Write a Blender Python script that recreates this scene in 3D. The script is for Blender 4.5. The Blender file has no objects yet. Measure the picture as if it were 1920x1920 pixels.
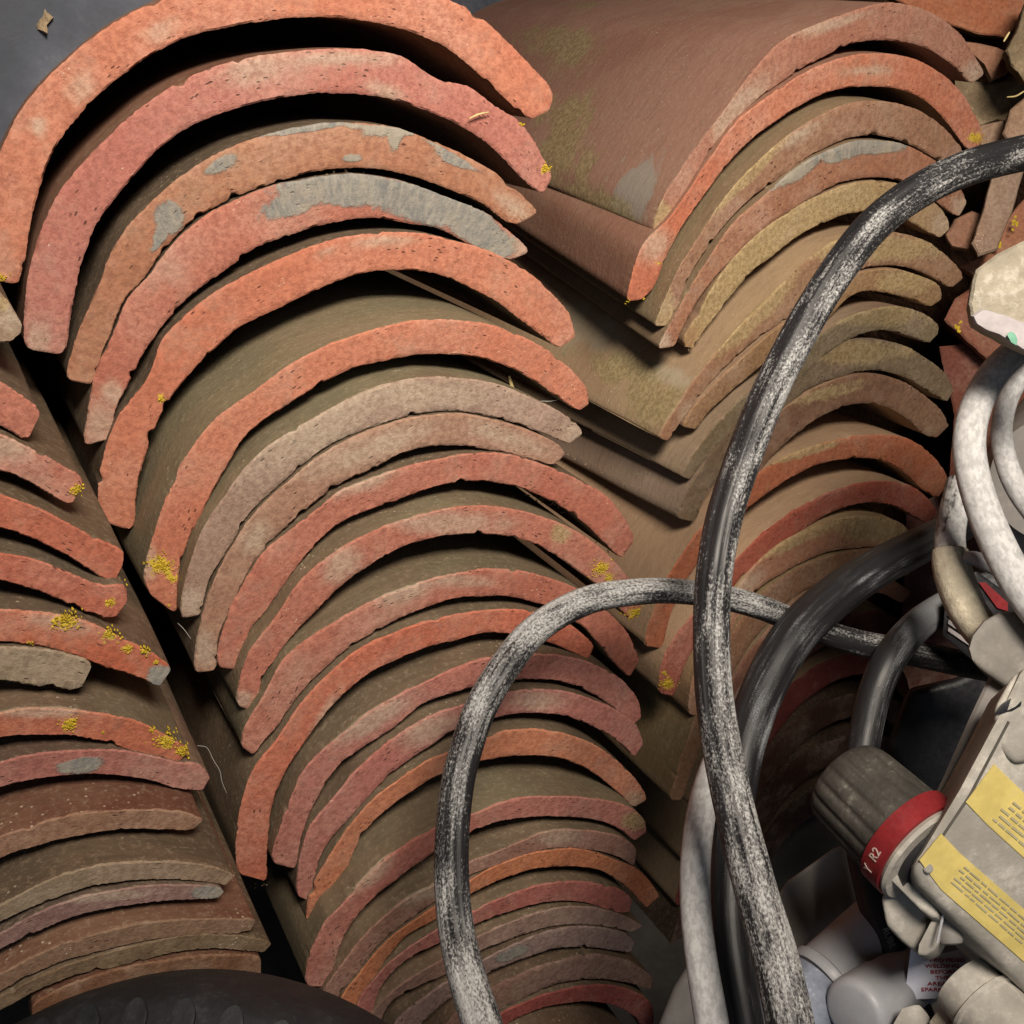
import bpy, bmesh, math, random
import numpy as np
from mathutils import Vector, Matrix, noise

# ------------------------------------------------------------------ camera
F = 1925.0                       # focal length in photograph pixels (1920 px frame)
CAM = Vector((0.0, 0.0, 0.76))   # eye height above the floor, metres
ROWS = ((0.85959587, 0.35306288, -0.36937995),
        (-0.49268992, 0.38104141, -0.78234524),
        (-0.13546801, 0.85449052, 0.50149215))
R = Matrix(ROWS)
scene = bpy.context.scene
camd = bpy.data.cameras.new('camera')
cam = bpy.data.objects.new('camera', camd)
scene.collection.objects.link(cam)
cam.matrix_world = Matrix.Translation(CAM) @ R.to_4x4()
camd.sensor_width = 36.0
camd.sensor_fit = 'HORIZONTAL'
camd.lens = 36.0 * F / 1920.0
camd.clip_start = 0.01
camd.clip_end = 50.0
scene.camera = cam
scene.render.resolution_x = 1024
scene.render.resolution_y = 1024

# ------------------------------------------------------------------ light
w = bpy.data.worlds.new('World')
scene.world = w
w.use_nodes = True
bg = w.node_tree.nodes['Background']
bg.inputs[0].default_value = (0.75, 0.85, 1.0, 1)
bg.inputs[1].default_value = 0.06

def area(name, loc, target, size, power, col):
    l = bpy.data.lights.new(name, 'AREA')
    l.shape = 'RECTANGLE'
    l.size, l.size_y = size
    l.energy = power
    l.color = col
    o = bpy.data.objects.new(name, l)
    scene.collection.objects.link(o)
    o.location = loc
    o.rotation_euler = (Vector(target) - Vector(loc)).to_track_quat('-Z', 'Y').to_euler()
    return o
lamp = area('ceiling_lamp', (0.13, -0.15, 1.12), (0.28, 0.42, 0.62), (0.22, 0.17), 3.5, (1.0, 0.89, 0.76))
lamp.data.spread = math.radians(110)
area('doorway_light', (-0.75, -1.2, 1.25), (0.2, 0.45, 0.45), (0.6, 0.9), 2.4, (0.74, 0.84, 1.0))

scene.view_settings.view_transform = 'Standard'
scene.view_settings.look = 'None'
scene.view_settings.gamma = 1.0
scene.view_settings.exposure = 0.14

# ------------------------------------------------------------------ helpers
C = scene.collection
rng = random.Random(7)

def ray(x, y):
    return R @ Vector(((x - 960) / F, (960 - y) / F, -1.0))
def P(x, y, depth):
    return CAM + ray(x, y) * depth
def on_plane(x, y, d):
    r = ray(x, y)
    return CAM + r * (d / r.y)
def cam_vec(x, y, z):
    return R @ Vector((x, y, z))
def project(p):
    q = R.transposed() @ (p - CAM)
    return 960 + F * q.x / -q.z, 960 - F * q.y / -q.z

def catmull(pts, n, ends=0.0):
    p = [np.array(q, float) for q in pts]
    p = [2 * p[0] - p[1]] + p + [2 * p[-1] - p[-2]]
    out = []
    for i in range(1, len(p) - 2):
        for k in range(24):
            t = k / 24
            a, b, c, d = p[i - 1], p[i], p[i + 1], p[i + 2]
            out.append(0.5 * (2 * b + (c - a) * t + (2 * a - 5 * b + 4 * c - d) * t * t + (3 * b - a - 3 * c + d) * t ** 3))
    out.append(p[-2])
    out = np.array(out)
    nd = min(2, out.shape[1])
    seg = np.linalg.norm(np.diff(out[:, :nd], axis=0), axis=1)
    s = np.concatenate([[0], np.cumsum(seg)])
    u = np.linspace(0, 1, n)
    if ends > 0:
        u = (1 - ends) * u + ends * (0.5 - 0.5 * np.cos(math.pi * u))
    u *= s[-1]
    return np.stack([np.interp(u, s, out[:, j]) for j in range(out.shape[1])], 1)

def new_mesh(name, verts, faces, mats, parent=None, slots=None, smooth=True, origin=None, sharp=None):
    me = bpy.data.meshes.new(name)
    o = bpy.data.objects.new(name, me)
    C.objects.link(o)
    vs = [Vector(v) for v in verts]
    if parent is not None:
        org = parent_world[parent.name]
        o.parent = parent
        o.location = (0, 0, 0)
    else:
        if origin is None:
            org = sum(vs, Vector()) / len(vs)
        else:
            org = Vector(origin)
        o.location = org
    parent_world[o.name] = Vector(org)
    me.from_pydata([tuple(v - org) for v in vs], [], faces)
    for m in (mats if isinstance(mats, (list, tuple)) else [mats]):
        me.materials.append(m)
    if slots is not None:
        me.polygons.foreach_set('material_index', slots)
    bm = bmesh.new()
    bm.from_mesh(me)
    bmesh.ops.recalc_face_normals(bm, faces=bm.faces)
    bm.to_mesh(me)
    bm.free()
    me.polygons.foreach_set('use_smooth', [smooth] * len(me.polygons))
    if sharp is not None and smooth:
        me.set_sharp_from_angle(angle=math.radians(sharp))
    me.update()
    return o
parent_world = {}

def tag(o, label=None, cat=None, group=None, kind=None):
    if label: o['label'] = label
    if cat: o['category'] = cat
    if group: o['group'] = group
    if kind: o['kind'] = kind
    return o

def empty(name, loc):
    o = bpy.data.objects.new(name, None)
    C.objects.link(o)
    o.location = loc
    o.empty_display_size = 0.02
    parent_world[o.name] = Vector(loc)
    return o

def bevel_mesh(o, width, segs=2, angle=0.5):
    bm = bmesh.new()
    bm.from_mesh(o.data)
    es = [e for e in bm.edges if len(e.link_faces) == 2 and e.calc_face_angle(0) > angle]
    bmesh.ops.bevel(bm, geom=es, offset=width, segments=segs, profile=0.6, affect='EDGES', clamp_overlap=True)
    bm.to_mesh(o.data)
    bm.free()
    o.data.polygons.foreach_set('use_smooth', [True] * len(o.data.polygons))
    o.data.set_sharp_from_angle(angle=math.radians(50))

def prism(name, pts, depth, ext, mat, parent=None, bevel=0.0015, gx=0.0, gy=0.0, segs=2, smoothpts=0):
    """Solid with the given face outline (face in a real plane at its distance), ext metres thick vector in camera axes."""
    if smoothpts:
        pts = [tuple(q) for q in catmull(list(pts) + [pts[0]], smoothpts + 1)[:-1]]
    cx = sum(p[0] for p in pts) / len(pts)
    cy = sum(p[1] for p in pts) / len(pts)
    a = [P(x, y, depth + gx * (x - cx) / 100 + gy * (y - cy) / 100) for x, y in pts]
    e = (P(cx, cy, 1.0) - CAM).normalized() * -ext[2] + cam_vec(ext[0], ext[1], 0)
    b = [v + e for v in a]
    n = len(a)
    faces = [list(range(n)), list(range(2 * n - 1, n - 1, -1))]
    for i in range(n):
        j = (i + 1) % n
        faces.append([i, n + i, n + j, j])
    o = new_mesh(name, a + b, faces, mat, parent, smooth=False)
    if bevel:
        bevel_mesh(o, bevel, segs)
    return o

def lathe(name, A, B, prof, mat, parent=None, n=40, ribs=0, ribamp=0.0, ribrange=(0, 1), sharp=40):
    """Turned solid on the axis A-B; prof = [(t along axis 0..1, radius m)]."""
    A, B = Vector(A), Vector(B)
    ax = (B - A)
    L = ax.length
    z = ax.normalized()
    x = z.orthogonal().normalized()
    y = z.cross(x)
    vs, fs = [], []
    for k, (t, r) in enumerate(prof):
        for i in range(n):
            a = 2 * math.pi * i / n
            rr = r
            if ribs and ribrange[0] <= t <= ribrange[1]:
                rr = r - ribamp * (0.5 + 0.5 * math.cos(a * ribs)) ** 3
            vs.append(A + z * (L * t) + (x * math.cos(a) + y * math.sin(a)) * rr)
    m = len(prof)
    for k in range(m - 1):
        for i in range(n):
            j = (i + 1) % n
            fs.append([k * n + i, k * n + j, (k + 1) * n + j, (k + 1) * n + i])
    fs.append([i for i in range(n)][::-1])
    fs.append([(m - 1) * n + i for i in range(n)])
    return new_mesh(name, vs, fs, mat, parent, sharp=sharp)

# ------------------------------------------------------------------ materials
def mat(name):
    m = bpy.data.materials.new(name)
    m.use_nodes = True
    nt = m.node_tree
    for n in list(nt.nodes): nt.nodes.remove(n)
    out = nt.nodes.new('ShaderNodeOutputMaterial')
    b = nt.nodes.new('ShaderNodeBsdfPrincipled')
    nt.links.new(b.outputs[0], out.inputs[0])
    return m, nt, b

class G:
    """tiny node helper"""
    def __init__(s, nt): s.nt = nt
    def node(s, t, **k):
        n = s.nt.nodes.new(t)
        for a, v in k.items(): setattr(n, a, v)
        return n
    def link(s, a, b): s.nt.links.new(a, b)
    def val(s, sock, v):
        if isinstance(v, (int, float)): sock.default_value = v
        elif isinstance(v, (tuple, list)): sock.default_value = v if len(v) == len(sock.default_value) else (*v, 1)
        else: s.link(v, sock)
    def noise(s, vec, scale, detail=4, rough=0.6, dist=0.0):
        n = s.node('ShaderNodeTexNoise')
        s.link(vec, n.inputs['Vector'])
        n.inputs['Scale'].default_value = scale
        n.inputs['Detail'].default_value = detail
        n.inputs['Roughness'].default_value = rough
        n.inputs['Distortion'].default_value = dist
        return n.outputs[0]
    def vor(s, vec, scale, feature='F1'):
        n = s.node('ShaderNodeTexVoronoi', feature=feature)
        s.link(vec, n.inputs['Vector'])
        n.inputs['Scale'].default_value = scale
        return n
    def ramp(s, v, a, b, lo=0.0, hi=1.0):
        n = s.node('ShaderNodeMapRange', interpolation_type='SMOOTHSTEP')
        s.val(n.inputs[0], v)
        for i, q in zip((1, 2, 3, 4), (a, b, lo, hi)): n.inputs[i].default_value = q
        return n.outputs[0]
    def math(s, op, a, b=0.0, c=None):
        n = s.node('ShaderNodeMath', operation=op)
        s.val(n.inputs[0], a); s.val(n.inputs[1], b)
        if c is not None: s.val(n.inputs[2], c)
        return n.outputs[0]
    def mix(s, f, a, b, mode='MIX'):
        n = s.node('ShaderNodeMix', data_type='RGBA', blend_type=mode)
        s.val(n.inputs[0], f); s.val(n.inputs[6], a); s.val(n.inputs[7], b)
        return n.outputs[2]
    def scale(s, vec, v):
        n = s.node('ShaderNodeVectorMath', operation='MULTIPLY')
        s.link(vec, n.inputs[0]); n.inputs[1].default_value = v
        return n.outputs[0]
    def add(s, vec, v):
        n = s.node('ShaderNodeVectorMath', operation='ADD')
        s.link(vec, n.inputs[0]); s.link(v, n.inputs[1])
        return n.outputs[0]
    def bump(s, h, strength, dist, prev=None):
        n = s.node('ShaderNodeBump')
        n.inputs['Strength'].default_value = strength
        n.inputs['Distance'].default_value = dist
        s.val(n.inputs['Height'], h)
        if prev is not None: s.link(prev, n.inputs['Normal'])
        return n.outputs[0]

def rnd_offset(g, vec):
    oi = g.node('ShaderNodeObjectInfo')
    m = g.math('MULTIPLY', oi.outputs['Random'], 37.0)
    c = g.node('ShaderNodeCombineXYZ')
    g.link(m, c.inputs[0]); g.link(m, c.inputs[1]); g.link(m, c.inputs[2])
    return g.add(vec, c.outputs[0]), oi

# broken clay at the tile ends
def clay_end():
    m, nt, b = mat('fired_clay_end')
    g = G(nt)
    tc = g.node('ShaderNodeTexCoord')
    obj, oi = rnd_offset(g, tc.outputs['Object'])
    uv, _ = rnd_offset(g, g.scale(tc.outputs['UV'], (1, 1, 1)))
    uvs = g.scale(uv, (1.0, 3.2, 1.0))
    base = oi.outputs['Color']
    n1 = g.noise(obj, 22, 4, 0.6)
    n2 = g.noise(obj, 420, 6, 0.75)
    n3 = g.noise(uvs, 260, 5, 0.7, 0.6)
    hue = g.noise(obj, 9, 2, 0.5)
    bright = g.mix(0.65, base, (0.58, 0.42, 0.34), 'MIX')
    c = g.mix(g.ramp(n1, 0.46, 0.7, 0, 0.42), base, bright)
    redder = g.mix(1.0, base, (0.93, 0.78, 0.74), 'MULTIPLY')
    c = g.mix(g.ramp(hue, 0.45, 0.62, 0, 0.7), c, redder)
    c = g.mix(g.ramp(n2, 0.36, 0.62, 0.6, 0), c, g.mix(1.0, base, (0.52, 0.42, 0.42), 'MULTIPLY'))
    c = g.mix(g.ramp(n3, 0.58, 0.70, 0, 0.6), c, g.mix(1.0, base, (0.5, 0.33, 0.3), 'MULTIPLY'))
    # pits and grains
    v1 = g.vor(g.scale(uv, (0.55, 1.5, 1)), 380)
    pit_n = g.noise(obj, 60, 2)
    pit = g.math('MULTIPLY', g.ramp(v1.outputs['Distance'], 0.10, 0.24, 1, 0), g.ramp(pit_n, 0.50, 0.64, 0, 1))
    c = g.mix(g.math('MULTIPLY', pit, 0.8), c, (0.07, 0.03, 0.025, 1))
    v2 = g.vor(obj, 600)
    gr_n = g.noise(obj, 45, 2)
    grain = g.math('MULTIPLY', g.ramp(v2.outputs['Distance'], 0.08, 0.2, 1, 0), g.ramp(gr_n, 0.62, 0.70, 0, 1))
    c = g.mix(g.math('MULTIPLY', grain, 0.85), c, (0.75, 0.66, 0.52, 1))
    # recorded stains: r grey slip, g pale dust, b mustard bloom
    at = g.node('ShaderNodeAttribute', attribute_name='stain')
    sp = g.node('ShaderNodeSeparateColor'); g.link(at.outputs['Color'], sp.inputs[0])
    nb = g.noise(obj, 55, 6, 0.7)
    nb = g.math('ADD', g.math('MULTIPLY', nb, 0.7), g.math('MULTIPLY', n2, 0.3))
    def mask(ch, lo=0.38, hi=0.56):
        return g.ramp(g.math('ADD', sp.outputs[ch], g.math('MULTIPLY_ADD', nb, 1.5, -0.75)), lo, hi)
    dust = mask(1, 0.15, 1.0)
    c = g.mix(g.math('MULTIPLY', dust, 0.62), c, g.mix(g.ramp(n2, 0.35, 0.65), (0.36, 0.27, 0.20, 1), (0.52, 0.43, 0.33, 1)))
    must = mask(2, 0.3, 0.75)
    c = g.mix(g.math('MULTIPLY', must, 0.8), c, g.mix(g.ramp(n2, 0.35, 0.65), (0.27, 0.19, 0.09, 1), (0.46, 0.35, 0.19, 1)))
    slip = mask(0)
    slipc = g.mix(g.ramp(g.noise(g.scale(uv, (2.0, 0.8, 1)), 200, 7, 0.8), 0.3, 0.7), (0.15, 0.155, 0.155, 1), (0.33, 0.30, 0.25, 1))
    slipc = g.mix(g.ramp(g.noise(obj, 40, 4), 0.45, 0.62, 0, 0.6), slipc, (0.36, 0.31, 0.24, 1))
    c = g.mix(slip, c, slipc)
    la = g.math('MULTIPLY', g.ramp(g.math('ADD', at.outputs['Alpha'], g.math('MULTIPLY_ADD', g.noise(obj, 620, 5, 0.8), 2.4, -1.25)), 0.40, 0.52), g.ramp(at.outputs['Alpha'], 0.02, 0.12))
    c = g.mix(la, c, g.mix(g.ramp(n2, 0.3, 0.7), (0.42, 0.28, 0.03, 1), (0.66, 0.50, 0.07, 1)))
    # thin film of dust caught by roughness
    film = g.ramp(g.noise(obj, 35, 6, 0.75), 0.48, 0.70, 0, 0.28)
    c = g.mix(film, c, (0.42, 0.33, 0.25, 1))
    g.link(c, b.inputs['Base Color'])
    b.inputs['Roughness'].default_value = 0.92
    b.inputs['Specular IOR Level'].default_value = 0.2
    h = g.math('ADD', g.math('MULTIPLY', n2, 0.5), g.math('MULTIPLY', g.noise(obj, 700, 3, 0.6), 0.25))
    h = g.math('SUBTRACT', h, g.math('MULTIPLY', pit, 0.5))
    h = g.math('ADD', h, g.math('MULTIPLY', slip, 0.25))
    h = g.math('ADD', h, g.math('MULTIPLY', n3, 0.25))
    g.link(g.bump(h, 0.8, 0.0011), b.inputs['Normal'])
    return m

def clay_face():
    """weathered outer and inner faces, colour from each tile's own 'surface' property"""
    m, nt, b = mat('weathered_clay_face')
    g = G(nt)
    tc = g.node('ShaderNodeTexCoord')
    obj, oi = rnd_offset(g, tc.outputs['Object'])
    uv, _ = rnd_offset(g, tc.outputs['UV'])
    at = g.node('ShaderNodeAttribute', attribute_name='surface', attribute_type='OBJECT')
    base = at.outputs['Color']
    st = g.noise(g.scale(uv, (0.25, 1.0, 1)), 260, 5, 0.7)
    n1 = g.noise(obj, 18, 5, 0.6)
    n2 = g.noise(obj, 380, 5, 0.75)
    c = g.mix(g.ramp(n1, 0.4, 0.7, 0, 0.6), base, g.mix(0.5, base, (0.30, 0.20, 0.13, 1)))
    c = g.mix(g.ramp(st, 0.45, 0.66, 0, 0.28), c, g.mix(1.0, base, (0.55, 0.52, 0.5), 'MULTIPLY'))
    c = g.mix(g.ramp(n2, 0.5, 0.68, 0, 0.55), c, g.mix(0.6, base, (0.42, 0.33, 0.23, 1)))
    big = g.noise(obj, 7, 4, 0.6, 0.5)
    c = g.mix(g.ramp(big, 0.48, 0.6, 0, 0.55), c, g.mix(1.0, c, (0.80, 0.66, 0.66, 1), 'MULTIPLY'))
    wisp = g.noise(g.scale(uv, (0.35, 1.0, 1)), 520, 6, 0.8, 0.5)
    c = g.mix(g.math('MULTIPLY', g.ramp(wisp, 0.57, 0.72, 0, 0.75), g.ramp(g.noise(obj, 26, 4, 0.7), 0.40, 0.58)), c, g.mix(0.5, base, (0.60, 0.48, 0.36, 1)))
    c = g.mix(g.ramp(g.noise(obj, 900, 3, 0.7), 0.58, 0.75, 0, 0.5), c, g.mix(1.0, c, (0.45, 0.42, 0.4), 'MULTIPLY'))
    v2 = g.vor(obj, 330)
    grain = g.math('MULTIPLY', g.ramp(v2.outputs['Distance'], 0.1, 0.2, 1, 0), g.ramp(g.noise(obj, 40, 2), 0.56, 0.64, 0, 1))
    c = g.mix(g.math('MULTIPLY', grain, 0.6), c, (0.6, 0.5, 0.36, 1))
    a2 = g.node('ShaderNodeAttribute', attribute_name='stain')
    sp = g.node('ShaderNodeSeparateColor'); g.link(a2.outputs['Color'], sp.inputs[0])
    nb = g.noise(g.scale(uv, (0.6, 1.0, 1)), 50, 8, 0.72)
    def mask(ch, lo, hi):
        return g.ramp(g.math('ADD', sp.outputs[ch], g.math('MULTIPLY_ADD', nb, 2.2, -1.1)), lo, hi)
    c = g.mix(g.math('MULTIPLY', mask(0, 0.35, 0.6), 0.8), c, (0.30, 0.27, 0.23, 1))
    c = g.mix(g.math('MULTIPLY', mask(1, 0.35, 0.8), 0.8), c, (0.42, 0.35, 0.25, 1))
    c = g.mix(g.math('MULTIPLY', mask(2, 0.35, 0.8), 0.75), c, g.mix(g.ramp(n2, 0.4, 0.6), (0.20, 0.155, 0.07, 1), (0.36, 0.28, 0.14, 1)))
    g.link(c, b.inputs['Base Color'])
    b.inputs['Roughness'].default_value = 0.72
    b.inputs['Specular IOR Level'].default_value = 0.35
    h = g.math('ADD', g.math('MULTIPLY', n2, 0.4), g.math('MULTIPLY', st, 0.35))
    h = g.math('ADD', h, g.math('MULTIPLY', g.noise(obj, 600, 3), 0.2))
    g.link(g.bump(h, 0.8, 0.0010), b.inputs['Normal'])
    return m

def simple(name, col, rough=0.6, spec=0.4, var=0.25, scale=40, bump=0.25, bd=0.0006, second=None, lo=0.45, hi=0.6, metal=0.0):
    m, nt, b = mat(name)
    g = G(nt)
    tc = g.node('ShaderNodeTexCoord')
    obj, oi = rnd_offset(g, tc.outputs['Object'])
    n1 = g.noise(obj, scale, 6, 0.7)
    n2 = g.noise(obj, scale * 7, 4, 0.7)
    dark = tuple(x * (1 - var) for x in col[:3])
    c = g.mix(g.ramp(n1, 0.35, 0.65), (*dark, 1), (*col, 1))
    if second:
        c = g.mix(g.ramp(g.math('ADD', g.math('MULTIPLY', n1, 0.6), g.math('MULTIPLY', n2, 0.4)), lo, hi), c, (*second, 1))
    g.link(c, b.inputs['Base Color'])
    g.val(b.inputs['Roughness'], g.ramp(n2, 0.3, 0.7, max(0.05, rough - 0.1), min(1, rough + 0.12)))
    b.inputs['Specular IOR Level'].default_value = spec
    b.inputs['Metallic'].default_value = metal
    g.link(g.bump(g.math('ADD', n2, g.math('MULTIPLY', n1, 0.6)), bump, bd), b.inputs['Normal'])
    return m

def cable_mat(name, black=(0.025, 0.024, 0.027), white=(0.56, 0.56, 0.555), fine=900, rough=0.45, streak=0.12, grime=0.55):
    """rubber sheath splashed with limewash; 'paint' attribute says how much of it is covered"""
    m, nt, b = mat(name)
    g = G(nt)
    tc = g.node('ShaderNodeTexCoord')
    uv = tc.outputs['UV']
    obj = tc.outputs['Object']
    at = g.node('ShaderNodeAttribute', attribute_name='paint')
    p = at.outputs['Fac']
    nf = g.noise(g.scale(uv, (1.0, 0.6, 1)), fine * 1.5, 3, 0.65, 0.3)
    ns = g.noise(g.scale(uv, (1.0, 0.05, 1)), 520, 4, 0.65)
    nl = g.noise(g.scale(uv, (1.0, 0.3, 1)), 110, 5, 0.7)
    t = g.math('ADD', g.math('MULTIPLY', nf, 0.50), g.math('ADD', g.math('MULTIPLY', ns, 0.38), g.math('MULTIPLY', nl, 0.40)))
    # p 0 -> black, p 1 -> white
    k = g.math('SUBTRACT', g.math('ADD', t, p), 1.06)
    mk = g.ramp(k, 0.0, 0.22)
    wc = g.mix(g.ramp(nf, 0.35, 0.65), tuple(x * grime for x in white) + (1,), (*white, 1))
    bc = g.mix(g.ramp(ns, 0.5, 0.72), tuple(x * 0.6 for x in black) + (1,), tuple(x * 1.4 + 0.004 for x in black) + (1,))
    c = g.mix(mk, bc, wc)
    g.link(c, b.inputs['Base Color'])
    g.val(b.inputs['Roughness'], g.math('MULTIPLY_ADD', mk, 0.35, rough))
    b.inputs['Specular IOR Level'].default_value = 0.45
    h = g.math('ADD', g.math('MULTIPLY', mk, 0.5), g.math('MULTIPLY', ns, 0.5))
    g.link(g.bump(h, 0.55, 0.0005), b.inputs['Normal'])
    return m

M_END = clay_end()
M_FACE = clay_face()
M_LICHEN = simple('yellow_lichen', (0.60, 0.43, 0.04), 0.9, 0.1, 0.35, 300, 0.4)
M_CABLE = cable_mat('limewashed_rubber', white=(0.42, 0.42, 0.415))
M_CABLE_WHITE = cable_mat('white_sheathed_rubber', white=(0.56, 0.56, 0.56), fine=300, grime=0.68)
M_CABLE_FINE = cable_mat('dusty_rubber', black=(0.022, 0.022, 0.025), white=(0.30, 0.31, 0.33), fine=2200)
M_STRAW = simple('dry_straw', (0.70, 0.55, 0.26), 0.8, 0.2, 0.3, 200)
M_WALL = simple('blue_grey_sheet', (0.075, 0.085, 0.11), 0.6, 0.4, 0.45, 9, 0.15, 0.002, second=(0.13, 0.135, 0.15), lo=0.5, hi=0.66)
M_FLOOR = simple('dusty_concrete', (0.11, 0.10, 0.09), 0.9, 0.2, 0.4, 12, 0.4, 0.002)
M_TYRE = simple('tyre_rubber', (0.015, 0.0165, 0.02), 0.62, 0.4, 0.4, 50, 0.3, 0.0006, second=(0.035, 0.036, 0.038), lo=0.52, hi=0.7)
M_GREY = simple('dusty_beige_plastic', (0.44, 0.415, 0.37), 0.7, 0.35, 0.3, 34, 0.45, 0.0006, second=(0.58, 0.55, 0.49), lo=0.5, hi=0.66)
M_GREYD = simple('grey_plastic', (0.25, 0.235, 0.22), 0.6, 0.35, 0.2, 30, 0.2, 0.0004, second=(0.32, 0.30, 0.28), lo=0.55, hi=0.7)
M_KNOB = simple('dirty_dark_plastic', (0.06, 0.055, 0.047), 0.65, 0.35, 0.4, 60, 0.6, 0.0007, second=(0.19, 0.18, 0.155), lo=0.54, hi=0.72)
M_RED = simple('red_band', (0.25, 0.018, 0.022), 0.5, 0.4, 0.3, 60, 0.2, 0.0004, second=(0.30, 0.08, 0.075), lo=0.6, hi=0.8)
M_YELLOW = simple('faded_yellow_sticker', (0.74, 0.60, 0.20), 0.6, 0.3, 0.18, 80, 0.2, 0.0003, second=(0.60, 0.53, 0.33), lo=0.55, hi=0.75)
M_PRINT = simple('grey_print', (0.50, 0.45, 0.28), 0.7, 0.2, 0.2, 90, 0.1)
M_PIPE = simple('pale_grey_pipe', (0.36, 0.37, 0.40), 0.45, 0.45, 0.18, 22, 0.15, 0.0004, second=(0.28, 0.25, 0.22), lo=0.52, hi=0.72)
M_PIPE2 = simple('speckled_blue_grey_pipe', (0.24, 0.27, 0.34), 0.4, 0.5, 0.35, 90, 0.4, 0.0005, second=(0.45, 0.48, 0.55), lo=0.58, hi=0.68)
M_PAPER = simple('white_tag', (0.72, 0.76, 0.90), 0.4, 0.5, 0.05, 30, 0.05)
M_REDINK = simple('red_ink', (0.42, 0.07, 0.11), 0.6, 0.2, 0.1, 30, 0.05)
M_WHITEINK = simple('white_ink', (0.55, 0.42, 0.38), 0.7, 0.2, 0.4, 200, 0.05)
M_DARK = simple('black_plastic', (0.02, 0.02, 0.024), 0.4, 0.5, 0.3, 40, 0.2)
M_BLOCK = simple('splashed_cream_block', (0.36, 0.32, 0.25), 0.9, 0.15, 0.3, 40, 0.8, 0.0012, second=(0.44, 0.405, 0.34), lo=0.5, hi=0.6)
M_PINK = simple('pinkish_paint', (0.46, 0.42, 0.43), 0.7, 0.3, 0.25, 40, 0.4, 0.0006, second=(0.50, 0.32, 0.33), lo=0.6, hi=0.66)
M_GREEN = simple('green_paint', (0.18, 0.42, 0.30), 0.6, 0.3, 0.2, 60, 0.3)
M_WEB = simple('cobweb', (0.6, 0.58, 0.54), 0.9, 0.1, 0.1, 30, 0.1)
M_MUD = simple('dried_mud', (0.30, 0.225, 0.14), 0.95, 0.1, 0.35, 60, 0.8, 0.002, second=(0.40, 0.31, 0.20), lo=0.5, hi=0.65)
# ------------------------------------------------------------------ the setting
def quadsheet(name, pts, m, thick=None):
    return tag(new_mesh(name, pts, [[0, 1, 2, 3]], m, smooth=False), kind='structure')
quadsheet('floor', [(-6, -6, 0), (6, -6, 0), (6, 6, 0), (-6, 6, 0)], M_FLOOR)
def box(name, lo, hi, m, parent=None):
    v = [(x, y, z) for x in (lo[0], hi[0]) for y in (lo[1], hi[1]) for z in (lo[2], hi[2])]
    f = [(0, 1, 3, 2), (4, 6, 7, 5), (0, 4, 5, 1), (2, 3, 7, 6), (0, 2, 6, 4), (1, 5, 7, 3)]
    return new_mesh(name, v, f, m, parent, smooth=False)
tag(box('wall', (-3, 0.86, 0), (4, 0.98, 2.3), M_WALL), kind='structure')

# ------------------------------------------------------------------ roof tiles
VP = (-250, 43)
def fbm(p, o=3):
    return noise.fractal(Vector(p), 0.8, 2.0, o)

def stain_at(px, py, stains):
    out = [0, 0, 0]
    for st in stains:
        k, x, y, rx, ry = st[:5]
        a = math.radians(st[5]) if len(st) > 5 else 0
        dx, dy = px - x, py - y
        u = (dx * math.cos(a) + dy * math.sin(a)) / rx
        v = (-dx * math.sin(a) + dy * math.cos(a)) / ry
        d = math.sqrt(u * u + v * v)
        i = 'gdm'.index(k)
        out[i] = max(out[i], min(1.0, 1.25 - 0.85 * d))
    return out
def lichen_at(px, py, spots):
    v = 0.0
    for (x, y, rx, cnt) in spots:
        d = math.hypot(px - x, (py - y) * 1.2) / (rx * 1.15)
        v = max(v, 1.0 - d)
    return max(0.0, v)

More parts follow.
